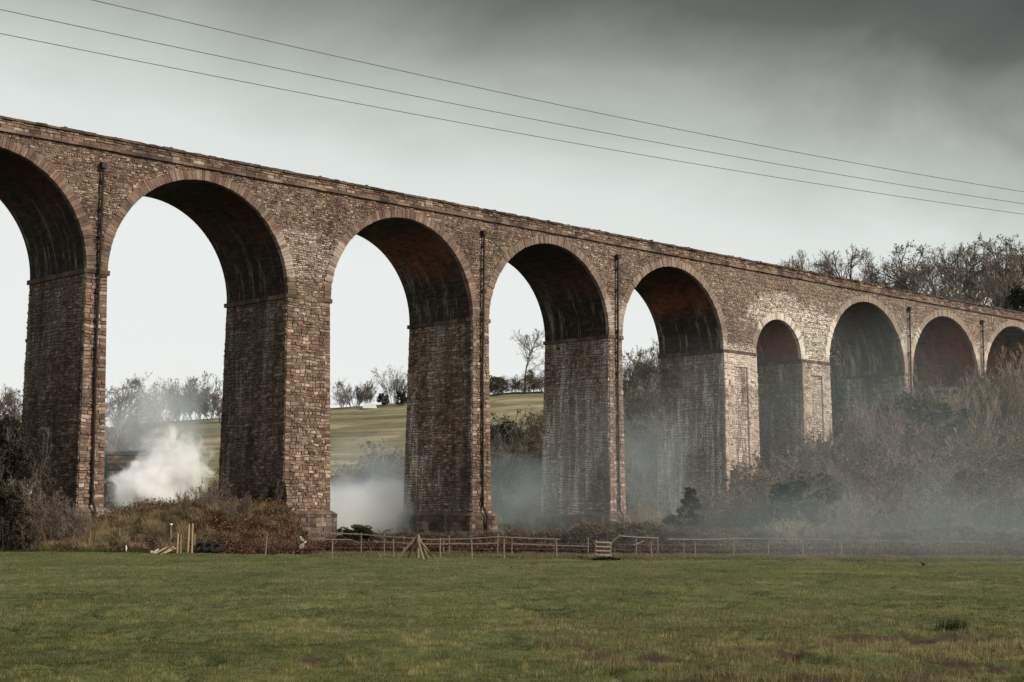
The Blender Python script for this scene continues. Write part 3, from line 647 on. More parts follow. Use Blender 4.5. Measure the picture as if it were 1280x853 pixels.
# woodland above the deck on the right
gd = 'bare trees rising above the viaduct deck'
for k, (px, v, y) in enumerate([(1062, 262, 311), (1092, 266, 307), (1126, 258, 305), (1150, 264, 309), (1196, 256, 303), (1228, 262, 301), (1262, 250, 292), (1294, 252, 288), (1178, 242, 324), (1244, 238, 312), (1212, 248, 309), (1276, 244, 300)]):
    T(['bare0', 'bare2', 'bare3', 'bare1'][k % 4], px, v, y, 'bare_tree', 'bare winter tree with fine dark twigs rising behind the viaduct deck', 'tree', gd, 1.1)
T('dark1', 1278, 240, 350, 'evergreen_tree', 'dark ivy covered evergreen behind the deck at the right edge', 'tree', wide=.8)
for k, (px, v, y) in enumerate([(1130, 238, 362), (1185, 236, 370), (1240, 230, 374)]):
    T('shrub%d' % (k % 4), px, v, y, 'undergrowth_bush', 'low tangled bush under the bare trees behind the deck', 'bush', 'undergrowth behind the deck', 1.3)
for k, (px, v, y) in enumerate([(1008, 330, 313), (995, 334, 324), (965, 336, 326), (980, 334, 325)]):
    T('airy%d' % (k % 2), px, v, y, 'distant_tree', ['small pale bare tree peeping over the parapet, tallest of the distant group', 'faint bare treetop just over the parapet beside the taller distant one', 'leftmost faint treetop peeping over the parapet', 'middle faint treetop peeping over the parapet'][k], 'tree', 'distant treetops over the parapet', .8)
# slope behind the right-hand arches
for k in range(22):
    px = 925+k*17; T(['shrub1', 'olive0', 'bare1', 'shrub3', 'dark0', 'brown0'][k % 6], px, 215+(k % 3)*9, 448+(k % 5)*8, 'slope_bush', 'dim thicket on the wooded slope behind the right-hand arches', 'bush', 'thicket behind the right-hand arches', 1.2)
for k, (px, v, y) in enumerate([(1036, 205, 395), (1048, 208, 380), (1060, 206, 400), (1150, 215, 420), (1240, 220, 425)]): T(['shrub1', 'olive1', 'shrub3'][k % 3], px, v, y, 'slope_tree', 'tall dim tree close behind the right-hand arches', 'tree', 'tall trees close behind the right-hand arches', .9)
# thicket in front of the right-hand piers
gr = 'tangled thicket in front of the right-hand piers'
rows = [(952, 128, 572), (975, 124, 560), (1000, 128, 545), (1022, 132, 560), (1045, 136, 568), (1068, 140, 535), (1092, 144, 508), (1115, 146, 496), (1138, 150, 484), (1160, 150, 478), (1185, 154, 492), (1208, 156, 482), (1232, 158, 466), (1256, 160, 456), (1280, 162, 450), (1300, 160, 455),
        (940, 118, 600), (966, 117, 590), (992, 119, 576), (1016, 118, 585), (1042, 121, 592), (1070, 122, 580), (1098, 126, 566), (1126, 128, 556), (1154, 130, 548), (1182, 130, 552), (1210, 133, 545), (1238, 134, 540), (1264, 136, 530), (1290, 136, 530),
        (1005, 110, 622), (1034, 111, 618), (1060, 112, 612), (1090, 113, 608), (1120, 114, 600), (1150, 116, 606), (1180, 116, 598), (1210, 117, 600), (1240, 118, 596), (1268, 118, 590), (1296, 118, 590)]
kr = ['shrub1', 'shrub0', 'pale0', 'shrub3', 'hill0', 'shrub2', 'pale1', 'olive1', 'shrub3', 'hill2', 'shrub0']
for k, (px, v, y) in enumerate(rows): T(kr[(k*5) % 11], px+random.uniform(-5, 5), v, y, 'thicket_bush', 'tall tangled winter bush in the thicket before the right-hand piers', 'bush', gr, 1.15)
for k, (px, v, y) in enumerate([(1098, 141, 500), (1118, 142, 488), (1150, 150, 470), (1262, 152, 440), (1276, 155, 430), (1235, 152, 452), (1216, 150, 470)]):
    T('shrub2' if k % 2 else 'pale1', px, v, y, 'slender_tree', 'slender upright pale stemmed sapling in front of the right-hand arches', 'tree', 'saplings in front of the right-hand arches', .55)
T('brown1', 1222, 121, 584, 'yellow_leaved_bush', 'hazy bush with pale yellow leaves in the right-hand thicket', 'bush', wide=1.1)
T('dark0', 1000, 113, 600, 'evergreen_bush', 'dark green ivy bush left in the thicket before the narrow arch', 'bush', wide=1.1)
T('cone0', 863, 119, 596, 'conifer_bush', 'dark pointed conifer standing against the pale streaked fifth pier', 'bush', wide=1.35)
T('dark1', 845, 120, 640, 'evergreen_bush', 'low dark bush left of the pointed conifer', 'bush')
T('pale0', 987, 105.5, 634, 'pale_twiggy_bush', 'pale straw coloured twiggy bush behind the fence', 'bush', wide=1.25)
T('pale1', 802, 109, 628, 'twiggy_bush', 'pinkish twiggy bush at the right foot of the fourth pier', 'bush', wide=1.0)
T('pale1', 786, 110, 636, 'twiggy_bush', 'short pinkish twiggy bush touching the fourth pier plinth', 'bush', wide=1.0)
T('dark1', 346, 107.5, 596, 'ivy_bush', 'dark ivy climbing the corner foot of the second pier', 'bush', wide=.42)
T('shrub2', 252, 112, 582, 'bare_bush', 'bare twiggy bush in front of the white smoke beside the second pier', 'bush', wide=.8)
# hedge behind the fence, one bush after another
gh = 'low bramble hedge behind the fence'
px = 424
while px < 1292:
    y = 655+4*math.sin(px*.03)+random.uniform(-3, 3) if px > 630 else 662+random.uniform(-3, 4)
    if px > 880: y += 3
    v = 104+random.uniform(-1, 2)+(3 if px > 900 else 0)
    T(random.choice(['shrub1', 'brown0', 'shrub3', 'shrub0', 'brown1', 'olive0' if px > 700 else 'shrub1']), px, v, y, 'hedge_bush', 'low brown bramble bush in the hedge behind the fence', 'bush', gh, 1.9); px += 11
T('dark0', 446, 103, 655, 'hedge_mound_bush', 'rounded dark bramble mound at the left end of the hedge beside the smoke', 'bush', wide=1.6)
T('brown1', 735, 102.5, 651, 'hedge_mound_bush', 'rounded dark bramble mound in the hedge before the fourth pier', 'bush', wide=2.2)
# dark growth at the far left
for k, (px, v, y, key, lab) in enumerate([(-12, 97, 505, 'dusk0', 'tall dark brown bush cut by the left edge of the picture'), (10, 95.5, 530, 'dusk1', 'dark brown bush in the shade before the first pier'), (34, 94.5, 588, 'shrub0', 'dark bare shrub overlapping the shaded foot of the first pier'), (60, 94, 606, 'shrub2', 'brown twiggy shrub before the lower left of the first pier'), (84, 94.5, 626, 'shrub0', 'short twiggy shrub before the middle of the first pier'), (6, 93, 600, 'dusk0', 'low dark bush at the left end of the bank'), (38, 92.5, 625, 'brown0', 'low brown bush under the left shrubs')]):
    T(key, px, v, y, 'evergreen_bush' if key[0] == 'd' else 'bare_bush', lab, 'bush', wide=.75)  # the dusk bushes are brown scrub with shade painted into their leaves
b = empty('birch_sapling', G(41, 93.5)); tag(b, 'thin birch sapling with a pale lower trunk at the left end of the bank', 'tree')
tr, cr, lv = bare_tree(401, 5.2, .8, .02, .0, 9, stem=.35); z0 = np.concatenate(tr.V); 
for nm, me in (('trunk', tr.mesh('trunk', m_bark_pale)), ('crown', cr.mesh('crown', m_twig))):
    o = bpy.data.objects.new(nm, me); COL.objects.link(o); o.parent = b
for k, (px, v, y) in enumerate([(100, 95, 622), (232, 96, 612), (305, 96.5, 612), (288, 95.5, 618), (262, 97, 606)]):
    T('shrub%d' % (k % 4), px, v, y, 'bank_shrub', ['small bare shrub on the bank before the first pier pipe', 'thin bare shrub on the bank crest before the smoke', 'thin bare shrub on the bank left of the second pier corner', 'small bare shrub on the bank below the second pier', 'upright bare shrub on the bank at the left edge of the second pier'][k], 'bush', wide=.6)

# ---------------------------------------------------------------- grass, bracken (nobody could count it)
def blades(name, U_, V_, h, w, tint, mat, label, cat, lean=.35, dz=0., kind='stuff'):
    rg = np.random.default_rng(len(U_)); X, Y = uv_w(U_, V_); Z = terrain(X, Y)-.01+dz; n = len(X); a = rg.uniform(0, 6.283, n); b = rg.uniform(0, 6.283, n); l = rg.random(n)*lean
    ca, sa = np.cos(a)*w, np.sin(a)*w; T0 = np.stack([X-ca, Y-sa, Z], -1); T1 = np.stack([X+ca, Y+sa, Z], -1); T2 = np.stack([X+np.cos(b)*l*h, Y+np.sin(b)*l*h, Z+h], -1)
    V3 = np.stack([T0, T1, T2], 1).reshape(-1, 3); F3 = np.arange(3*n).reshape(n, 3); t = np.repeat(np.clip(tint, 0, 1), 3)
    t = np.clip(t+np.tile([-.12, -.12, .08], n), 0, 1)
    o = np_mesh(name, V3, F3, mat, np.stack([t, t, t], -1)); tag(o, label, cat, kind=kind); return o
rg = np.random.default_rng(3); N = 900000
iv = rg.uniform(1/96., 1/15., N)**1.0; V_ = 1/iv; U_ = V_*rg.uniform(-.40, .40, N)
X, Y = uv_w(U_, V_); mud = mudmask(X, Y); cl = fbm(U_/.22, V_/.34, 61, 3); cl2 = fbm(U_/4., V_/6., 62, 3); cl3 = fbm(U_/1.1, V_/1.8, 63, 4)
keep = (rg.random(N) > mud*1.1)&(rg.random(N) < .35+1.3*cl); U_, V_, cl, cl2, cl3 = U_[keep], V_[keep], cl[keep], cl2[keep], cl3[keep]; n = len(U_)
h = (.018+.085*cl**2.2)*rg.uniform(.4, 1.5, n)*(1+.25*(V_/90)); w = .0036*(V_/18)**.95
dk = sst(.56, .66, fbm(U_/.9, V_/1.1, 29, 3)); tint = .46+.7*(cl2-.5)+.6*(cl3-.5)+1.25*(cl-.5)-.5*dk+rg.normal(0, .14, n)-.10*sst(4, 8, -U_)*(V_ < 45)-.14*sst(7, 11, U_)*(V_ < 40); tint += .3*((U_ > 1.)&(U_ < 12)&(V_ < 36)&(rg.random(n) < .45*sst(.42, .6, cl3)))  # hollows and near corners darkened: hollow shade and vignette put into the tint
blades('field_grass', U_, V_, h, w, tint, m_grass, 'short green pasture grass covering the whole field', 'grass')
# coarser tussocks and dead stems near the right front
n = 26000; c = 700; cu = rg.uniform(.5, 9.5, c); cv = rg.uniform(18, 36, c); kp = rg.random(c) < fbm(cu/2.5, cv/4, 77, 2)*1.1; cu, cv = cu[kp], cv[kp]
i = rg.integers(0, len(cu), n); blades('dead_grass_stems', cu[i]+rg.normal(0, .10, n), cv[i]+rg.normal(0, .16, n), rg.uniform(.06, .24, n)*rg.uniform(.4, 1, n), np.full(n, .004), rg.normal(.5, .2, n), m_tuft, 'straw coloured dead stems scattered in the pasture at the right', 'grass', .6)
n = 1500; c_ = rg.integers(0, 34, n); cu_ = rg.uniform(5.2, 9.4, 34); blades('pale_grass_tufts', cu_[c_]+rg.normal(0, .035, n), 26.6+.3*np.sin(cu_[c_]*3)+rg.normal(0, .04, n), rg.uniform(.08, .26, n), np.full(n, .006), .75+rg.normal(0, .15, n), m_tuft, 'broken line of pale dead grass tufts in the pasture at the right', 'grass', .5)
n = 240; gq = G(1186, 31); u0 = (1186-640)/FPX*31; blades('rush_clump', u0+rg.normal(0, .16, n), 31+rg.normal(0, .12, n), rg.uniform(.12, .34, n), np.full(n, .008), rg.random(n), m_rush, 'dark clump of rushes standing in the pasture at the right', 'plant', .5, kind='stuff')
# rough grass strip beyond the fence
n = 90000; V_ = rg.uniform(86, 106, n); U_ = V_*rg.uniform(-.13, .36, n); cl = fbm(U_/1.2, V_/1.2, 71, 3)
blades('verge_grass', U_, V_, (.04+.22*cl**2)*rg.uniform(.5, 1.4, n), np.full(n, .018), .36+.8*(cl-.5)+rg.normal(0, .13, n), m_tuft, 'rough straw tinted grass strip between the fence and the hedge', 'grass', .5)
# bank: grass tussocks, brown weeds, rusty bracken
def bank_pts(n, v0, v1, p0, p1):
    V_ = rg.uniform(v0, v1, n); px = rg.uniform(p0, p1, n); return (px-640)/FPX*V_, V_, px
n = 90000; U_, V_, px = bank_pts(n, 91.6, 103, -40, 350); cl = fbm(U_/.9, V_/.9, 81, 3)
blades('bank_grass', U_, V_, (.08+.5*cl**2)*rg.uniform(.5, 1.3, n), np.full(n, .014), .25+.9*(cl-.45)+rg.normal(0, .12, n), m_grass, 'dark green rough grass covering the foot of the bank', 'grass', .5)
n = 210000; nc = 700; cU, cV, cpx = bank_pts(nc, 92.6, 101, 50, 374); rc = rg.uniform(.18, .5, nc); i = rg.integers(0, nc, n); d = rg.normal(0, 1, (n, 2))*rc[i][:, None]*.55
U_, V_ = cU[i]+d[:, 0], cV[i]+d[:, 1]; hh = np.maximum(.1, (.75-.5*np.hypot(d[:, 0], d[:, 1])/rc[i]))*rc[i]*2.4*rg.uniform(.6, 1.2, n)
keep = (U_/V_*FPX+640 < 388); blades('tussock_grass', U_[keep], V_[keep], hh[keep], np.full(n, .013)[keep], (.66+.5*(rg.random(nc)[i]-.5)+rg.normal(0, .15, n))[keep], m_tuft, 'straw coloured tussocks of dead grass along the bank', 'grass', .9)
def tangle(name, n, ufun, mat, hmax, label, cat, sz=.35, arch=.6):
    """a mass of arching stems with small dead leaves"""
    U_, V_ = ufun(n); X, Y = uv_w(U_, V_); Z = terrain(X, Y); P = np.stack([X, Y, Z-.05], -1); a = rg.uniform(0, 6.283, n); D = norm(np.stack([np.cos(a)*arch, np.sin(a)*arch, np.ones(n)], -1)); Ln = hmax*rg.uniform(.35, 1., n)
    pts, ds = grow(rg, P, D, Ln, 4, .22, -.12*arch); A = Acc(); tt = np.clip(rg.normal(.5, .24, n), 0, 1); A.add(*tubes(pts, np.full(n, .016), np.full(n, .007), 2, tt))
    C = pts[:, 1:].reshape(-1, 3)+rg.normal(0, .06, (n*4, 3)); A.add(*leaves(rg, C, .07, np.clip(np.repeat(tt, 4)+rg.normal(0, .15, n*4), 0, 1)))
    me = A.mesh(name, mat); o = bpy.data.objects.new(name, me); COL.objects.link(o); tag(o, label, cat, kind='stuff'); return o
def f_weeds(n): U_, V_, px = bank_pts(n, 97.5, 102.5, 70, 376); return U_, V_
tangle('brown_weeds', 4200, f_weeds, m_bramble, 1.0, 'brown dead weeds standing along the crest of the bank', 'weeds', arch=.35)
def f_rust(n):
    px = 245+ (395-245)*rg.random(n)**.8; V_ = rg.uniform(91.8, 96.5+2*(px > 330), n); return (px-640)/FPX*V_, V_
tangle('rusty_bracken', 9000, f_rust, m_rust, .8, 'dead rust red bracken on the right end of the bank', 'bracken', arch=.8)
def f_dark(n): U_, V_, px = bank_pts(n, 92.2, 94.2, 75, 215); return U_, V_
tangle('bramble_patch', 1500, f_dark, m_bramble, .6, 'dark brambles low on the bank behind the left fence posts', 'bramble', arch=.9)
def f_hedge(n): px = rg.uniform(395, 1300, n); V_ = rg.uniform(100.5, 103.5, n); return (px-640)/FPX*V_, V_
tangle('hedge_brambles', 15000, f_hedge, m_bramble, 1.1, 'reddish bramble stems tangled along the foot of the hedge', 'bramble', arch=.7)

# ---------------------------------------------------------------- fences, stile and odds and ends
def gp(px, py):    # point of the flat field on that line of sight
    d = ray(px, py); k = -EYE/d[2]; p = CAM+d*k; return Vector((p[0], p[1], float(terrain(p[0], p[1]))))
fw = empty('wire_fence', gp(590, 699)); tag(fw, 'long fence of round wooden stakes strung with thin wire across the field edge', 'fence')
posts = [(110.5, 690, 669), (226, 692, 0), (331.5, 694, 671), (415, 697, 671), (492, 697, 672), (550, 699, 676), (590, 699, 676), (630, 699, 677), (696, 698, 676), (755, 698, 0), (814, 697, 681), (869, 696.5, 676), (917, 696, 676), (960, 696, 674), (1004, 695.5, 674), (1051, 695, 675), (1092, 695, 675), (1133.5, 694.5, 678), (1167.5, 694, 679), (1200, 694, 679), (1229, 693.5, 680), (1265, 693, 681), (1298, 693, 680)]
inv = Vector(fw.location); tops = []
for (px, y0, y1) in posts:
    p = gp(px, y0); tops.append(p)
    if not y1: continue
    h = random.uniform(.98, 1.12); lx, ly = random.gauss(0, .03), random.gauss(0, .03); mb = MB(); q = p-inv
    mb.tube([(q.x, q.y, q.z-.3), (q.x+lx*.5, q.y+ly*.5, q.z+h*.5), (q.x+lx, q.y+ly, q.z+h)], [.05, .046, .04], 7)
    mb.build('post', m_post, fw)
for hz in (.25, .55, .85):
    mb = MB(); pts = []
    for a, b in zip(tops[:-1], tops[1:]):
        for t in (0, .5): c = a.lerp(b, t)-inv; pts.append((c.x+.05, c.y-.05, c.z+hz-(.03 if t else 0)))
    mb.tube(pts, .006, 4); mb.build('wire', m_wire, fw)
# short stakes of the older fence on the bank
for k, (px, y0, y1, v, lab) in enumerate([(30, 681, 663, 93, 'leaning weathered stake at the left foot of the bank'), (52, 664, 647, 97, 'pale weathered stake high on the left of the bank'), (92, 672, 658, 95.5, 'thin stake half up the bank between grass tussocks'), (150, 674, 660, 95, 'short stake sunk in the tussocks of the bank')]):
    b = at(px, y0, v); zt = at(px, y1, v)[2]; g = G(px, v); mb = MB(); hh = max(.5, zt-g.z); e_ = .12*(k == 0); mb.tube([(0, 0, -.3), (e_*.5, 0, hh*.5), (e_, 0, hh)], [.055, .05, .045], 7); o = mb.build('fence_stake', m_post); o.location = g; tag(o, lab, 'stake')
# post and rail fence behind
rf = empty('rail_fence', G(520, 97)); tag(rf, 'old sagging post and rail fence of silvered wood behind the wire fence', 'fence'); inv2 = Vector(rf.location)
rl = [((386, 665, 95.5), (452, 668, 96)), ((452, 668, 96), (521, 673, 95.8)), ((390, 674, 95.5), (440, 675, 96)), ((440, 675, 96), (455, 681, 95.8)), ((468, 677, 96), (521, 680, 95.8)), ((520, 674, 96), (562, 674, 96.5)), ((562, 674, 96.5), (622, 671, 97)), ((524, 680, 96), (575, 679.5, 96.5)), ((575, 680, 96.5), (622, 679, 97)), ((622, 671, 97), (700, 674, 98)), ((640, 680, 97.5), (735, 683, 98)),
      ((762, 681, 95), (774.5, 669, 96)), ((774.5, 670, 97), (822, 672.5, 99)), ((792, 681, 97.5), (806, 676, 98)), ((835, 674, 99), (905, 674, 101)), ((905, 673, 101), (1000, 674, 103)), ((1000, 674, 103), (1100, 676, 104)), ((1100, 676, 104), (1200, 677, 105)), ((1200, 677, 105), (1300, 678, 106))]
for a, b in rl:
    A, B = at(*a)-np.array(inv2), at(*b)-np.array(inv2); mb = MB(); w = .030*(1 if a[0] < 900 else .6); m_ = (A+B)/2+np.array([0, 0, random.uniform(-.04, .01)])
    P = []
    for q in (A, m_, B):
        P.append([(q[0]-.02, q[1]-.02, q[2]-w), (q[0]+.02, q[1]+.02, q[2]-w), (q[0]+.02, q[1]+.02, q[2]+w), (q[0]-.02, q[1]-.02, q[2]+w)])
    for s0, s1 in ((P[0], P[1]), (P[1], P[2])): mb.hexa([s0[0], s0[1], s1[1], s1[0], s0[3], s0[2], s1[2], s1[3]])
    mb.build('rail', m_rail, rf)
for px, v, yt in [(388, 95.5, 662), (452, 96, 666), (481, 96, 668), (505, 96, 670), (562, 96.5, 670), (622, 97, 668), (555, 96.5, 672), (735, 98, 672), (795, 98, 672), (822, 99, 671), (855, 100, 672), (905, 101, 670), (1000, 103, 671), (1100, 104, 673), (1200, 105, 674), (640, 97.5, 674)]:
    g = G(px, v); zt = at(px, yt, v)[2]; mb = MB(); q = g-inv2; mb.tube([(q.x, q.y, q.z-.3), (q.x+random.gauss(0, .03), q.y, zt-inv2.z)], [.045, .038], 7); mb.build('post', m_rail, rf)
# strutted straining post
p = gp(522, 698.5); sp_ = empty('straining_post', p); tag(sp_, 'thick straining post with splayed wooden struts leaning in like a tent', 'post')
mb = MB(); mb.tube([(0, 0, -.4), (0, 0, 1.28)], [.10, .085], 8); mb.build('post', m_post, sp_)
for dx, dy, zt in ((-1.15, .1, 1.15), (1.0, -.2, .95), (-.55, .6, 1.1), (.55, .55, 1.15), (.35, -.6, .9)):
    q = np.array(RH)*dx+np.array(FH)*dy; mb = MB(); mb.tube([(q[0], q[1], -.1), (q[0]*.08, q[1]*.08, zt)], [.075, .06], 7); mb.build('strut', m_post, sp_)
# stile
p = gp(753.5, 698); st = empty('stile', p); tag(st, 'wooden step stile of two posts and four treads in the fence line', 'stile')
def plank(mb, a, b, w, h):
    a = np.array(a, float); b = np.array(b, float); d = norm(b-a); s = norm(np.cross(d, (0, 0, 1.)))*w/2; u = np.cross(s, d); u = norm(u)*h/2
    mb.hexa([a-s-u, b-s-u, b+s-u, a+s-u, a-s+u, b-s+u, b+s+u, a+s+u])
for sx, hh in ((-.40, 1.05), (.42, .82)):
    q = RH*sx; mb = MB(); mb.tube([(q[0], q[1], -.3), (q[0], q[1], hh)], [.055, .05], 7); mb.build('post', m_post, st)
for z in (.22, .45, .68, .92):
    a, b_ = RH*-.42, RH*(.45); mb = MB(); plank(mb, (a[0], a[1], z), (b_[0], b_[1], z-.02), .2, .075); mb.build('tread', m_tread, st)
dirt = leaves(rg, np.stack([rg.normal(0, .3, 900), rg.normal(0, .12, 900), np.abs(rg.normal(0, .06, 900))], -1), .07, rg.random(900)*.4)
dm = np_mesh('brash_pile', dirt[0]@np.array([[RH[0], RH[1], 0], [FH[0], FH[1], 0], [0, 0, 1]]), dirt[1], m_leafdark, np.repeat(rg.random(900)*.4, 4)[:, None]*np.ones((1, 3))); dm.location = gp(757, 699.5); tag(dm, 'low dark heap of brash on the ground at the foot of the stile', 'brash', kind='stuff')
# stakes, planks and tyres by the bank
for k, (px, yb, yt, lean, mat, lab) in enumerate([(214, 676, 652, 0, m_post, 'tall pale stake at the left of the stake cluster, topped by a white cap'), (222.5, 690, 664, .03, m_cut, 'cut stake standing left of the tallest pair'), (227, 684, 663, -.02, m_post, 'thin stake half hidden between the taller ones'), (236, 692, 656, .02, m_cut, 'tallest new stake beside the tyres, left one of the pair'), (241, 692, 655, .0, m_cut, 'tallest new stake beside the tyres, right one of the pair'), (244, 688, 666, 0, m_post, 'short stake tight against the tyres')]):
    g = G(px, 90+.6*(k % 2)) if yb > 680 else G(px, 94); h = max(1.1, (yb-yt)/FPX*90); mb = MB(); mb.tube([(0, 0, -.2), (lean*h, 0, h)], [.06, .05], 6); o = mb.build('wooden_stake', mat); o.location = g; tag(o, lab, 'stake')
    if k == 0:
        c_ = MB(); c_.tube([(0, 0, h-.005), (0, 0, h+.07)], .1, 8); c_.build('cap', m_white, o)
for k, (x0, y0, x1, y1, lab) in enumerate([(195, 690, 211, 683, 'lowest cut plank sloping against the stakes'), (202, 691, 218, 682, 'middle cut plank leaning on the stakes'), (206, 692, 221, 684, 'right-hand cut plank leaning on the stakes'), (193, 686, 199, 679, 'short pale offcut lying at the left of the planks')]):
    a = G(x0, 89.6); bb = G(x1, 90.5, .42 if k < 3 else .25); mb = MB(); plank(mb, (0, 0, .03), tuple(np.array(bb)-np.array(a)), .12, .045); o = mb.build('cut_plank' if k < 3 else 'wood_offcut', m_cut if k < 3 else m_palewood); o.location = a; tag(o, lab, 'plank')
def bag():
    mb = MB(); mb.tube([(0, 0, 0), (.02, 0, .12), (0, .02, .25), (.03, 0, .34)], [.16, .18, .12, .05], 9); return mb
o = bag().build('feed_sack', m_palewood, smooth=True); o.location = G(191, 90); o.scale = (.7, .7, .8); tag(o, 'crumpled whitish sack standing left of the planks', 'sack')
for k, (px, yb, tilt, lab) in enumerate([(250, 691.5, 1.0, 'black tyre leaning against the stakes, leftmost of the three'), (261, 693, .9, 'black tyre leaning in the middle of the three'), (271, 693.5, .75, 'black tyre lying lowest, rightmost of the three')]):
    Rm, rm = .33, .125; g = G(px, 90.4-.4*k); t = empty('tyre', g+Vector((0, 0, .29))); tag(t, lab, 'tyre', 'old tyres dumped beside the stakes'); t.rotation_euler = (tilt, .15*k, -YAW-.5); V3 = []; F3 = []
    prof = [(.20, -.085), (.235, -.10), (.30, -.10), (.345, -.08), (.355, 0), (.345, .08), (.30, .10), (.235, .10), (.20, .085), (.215, 0)]; nn = 32; mbt = MB()
    for a in range(nn):
        a0, a1 = 2*math.pi*a/nn, 2*math.pi*(a+1)/nn
        for j in range(len(prof)):
            (r0, z0_), (r1, z1_) = prof[j], prof[(j+1) % len(prof)]
            lug = .012 if (a % 2 and j in (3, 4)) else 0
            mbt.face([((r0+lug)*math.cos(a0), (r0+lug)*math.sin(a0), z0_), ((r0+lug)*math.cos(a1), (r0+lug)*math.sin(a1), z0_), ((r1+lug)*math.cos(a1), (r1+lug)*math.sin(a1), z1_), ((r1+lug)*math.cos(a0), (r1+lug)*math.sin(a0), z1_)])
    mbt.build('tread_wall', m_rubber, t)
# draped white sheet at the end of the bank and a scrap on the left
g = G(380, 92.2); n1, n2 = 7, 9; V3 = []; 
for a in range(n2):
    for c in range(n1):
        s_ = c/(n1-1)-.5; z = .95*(1-a/(n2-1)); wd = .10+.12*math.sin(a*1.7); q = RH*(s_*wd*2*(1+.4*(a < 3))+(.35 if a < 2 else .0)*(-s_-.5)+.08*math.sin(a*.9))+FH*(.08*math.sin(c*2.2+a*.7)); V3.append((q[0], q[1], z+.04*math.sin(c*1.9)))
F3 = [(a*n1+c, a*n1+c+1, (a+1)*n1+c+1, (a+1)*n1+c) for a in range(n2-1) for c in range(n1-1)]
o = np_mesh('plastic_sheet', V3, F3, m_sheet, smooth=True); o.location = g; tag(o, 'torn greyish white plastic sheet caught on the right end of the bank', 'sheet')
mb = MB(); mb.tube([(0, 0, 0), (.02, .01, .3), (-.03, 0, .55)], [.04, .07, .02], 7); o = mb.build('plastic_scrap', m_sheet, smooth=True); o.location = G(159, 92); o.scale = (.7, .7, .7); tag(o, 'small pale scrap of plastic caught low on the bank', 'scrap')
# magpies
def magpie(px, py, lab, rz, g=None):
    p = g if g is not None else gp(px, py); r = empty('magpie', p, rz); tag(r, lab, 'bird', 'birds feeding on the field')
    n = 10; mb = MB(); prof = [(-.11, .10, .018), (-.07, .115, .045), (0, .13, .06), (.06, .15, .052), (.095, .18, .034), (.125, .20, .034), (.15, .205, .026), (.172, .20, .008), (.20, .195, .002)]
    mb.tube([(a, 0, c) for a, c, _ in prof], [c for _, _, c in prof], n); mb.tube([(.0, .025, .0), (.01, .025, .09)], .006, 5); mb.tube([(.0, -.025, .0), (.01, -.025, .09)], .006, 5); b = mb.build('body', m_black, r, True)
    t = MB(); plank(t, (-.09, 0, .11), (-.32, 0, .16), .05, .012); t.build('tail', m_black, r)
    for s in (-1, 1):
        w = MB(); w.tube([(.06, s*.045, .16), (0, s*.062, .15), (-.08, s*.05, .13), (-.14, s*.03, .13)], [.012, .028, .024, .004], 7); w.build('wing', m_black, r, True)
    q = MB(); q.tube([(.075, 0, .125), (.03, 0, .105), (-.03, 0, .095)], [.03, .043, .02], 8); q.build('breast', m_white, r, True); return r
magpie(1154, 710, 'black and white bird on the open grass at the right', 1.2)
magpie(726, 699, 'black and white bird on the grass left of the stile', 2.4)
magpie(982, 694, 'dark bird by the fence left of the pale twiggy bush', .4)
magpie(1212, 690, 'pale breasted bird beyond the fence near the right end', 2.0)

# ---------------------------------------------------------------- beyond the viaduct on the left: outbuilding; shelter on the hill
ob = empty('brick_outbuilding', G(168, 150)); tag(ob, 'pinkish brick outbuilding half hidden by white smoke under the second arch', 'building')
def loc2(x, y, z): q = RH*x+FH*y; return (q[0], q[1], z)
zt = at(165, 566, 150)[2]-ob.location.z
mb = MB(); L_ = 3.9
prof = [(-L_, -1), (-L_, zt*.62), (-L_*.9, zt*.82), (-L_*.72, zt*.95), (-L_*.5, zt), (3.2, zt), (3.2, -1)]
def ext(mb, prof, y0, y1, cap=True):
    n = len(prof)
    for k in range(n):
        a, b = prof[k], prof[(k+1) % n]; mb.face([loc2(a[0], y0, a[1]), loc2(b[0], y0, b[1]), loc2(b[0], y1, b[1]), loc2(a[0], y1, a[1])], [(a[0]+a[1], y0), (b[0]+b[1], y0), (b[0]+b[1], y1), (a[0]+a[1], y1)])
    if cap: mb.face([loc2(a[0], y0, a[1]) for a in prof], [(a[0], a[1]) for a in prof]); mb.face([loc2(a[0], y1, a[1]) for a in prof][::-1], [(a[0], a[1]) for a in prof][::-1])
ext(mb, prof, 0, 9); mb.build('wall', m_brick, ob)
mb = MB(); ext(mb, [(-L_-.25, zt*.60), (-L_-.25, zt*.64), (-L_*.93, zt*.86), (-L_*.74, zt*1.0), (-L_*.5, zt+.22), (3.4, zt+.22), (3.4, zt+.02), (-L_*.5, zt+.02), (-L_*.70, zt*.96), (-L_*.88, zt*.83), (-L_+.0, zt*.63)], -.25, 9.2); mb.build('roof', m_roof, ob)
mb = MB()
for x, h in ((-4.4, zt+.3), (-2.6, zt+.1)): mb.tube([loc2(x, -1.2, -.5), loc2(x, -1.2, h)], .13, 7)
mb.tube([loc2(-5.2, -1.2, zt*.97), loc2(4.5, -1.2, zt*.97)], .12, 7); mb.tube([loc2(-5.2, -1.2, zt*.42), loc2(1.5, -1.2, zt*.42)], .12, 7); mb.build('pipe_frame', m_steel, ob)
sh = empty('white_shelter', G(459, 292)); tag(sh, 'small shelter with a rounded white roof on the hill crest', 'shelter')
r_ = 1.25; pr_ = [(r_*math.cos(a), r_*.75*math.sin(a)+.3) for a in np.linspace(0, math.pi, 13)]
mb = MB(); ext(mb, pr_+[(-r_, .2), (r_, .2)], 0, 4, True); mb.build('roof', m_sheet, sh)
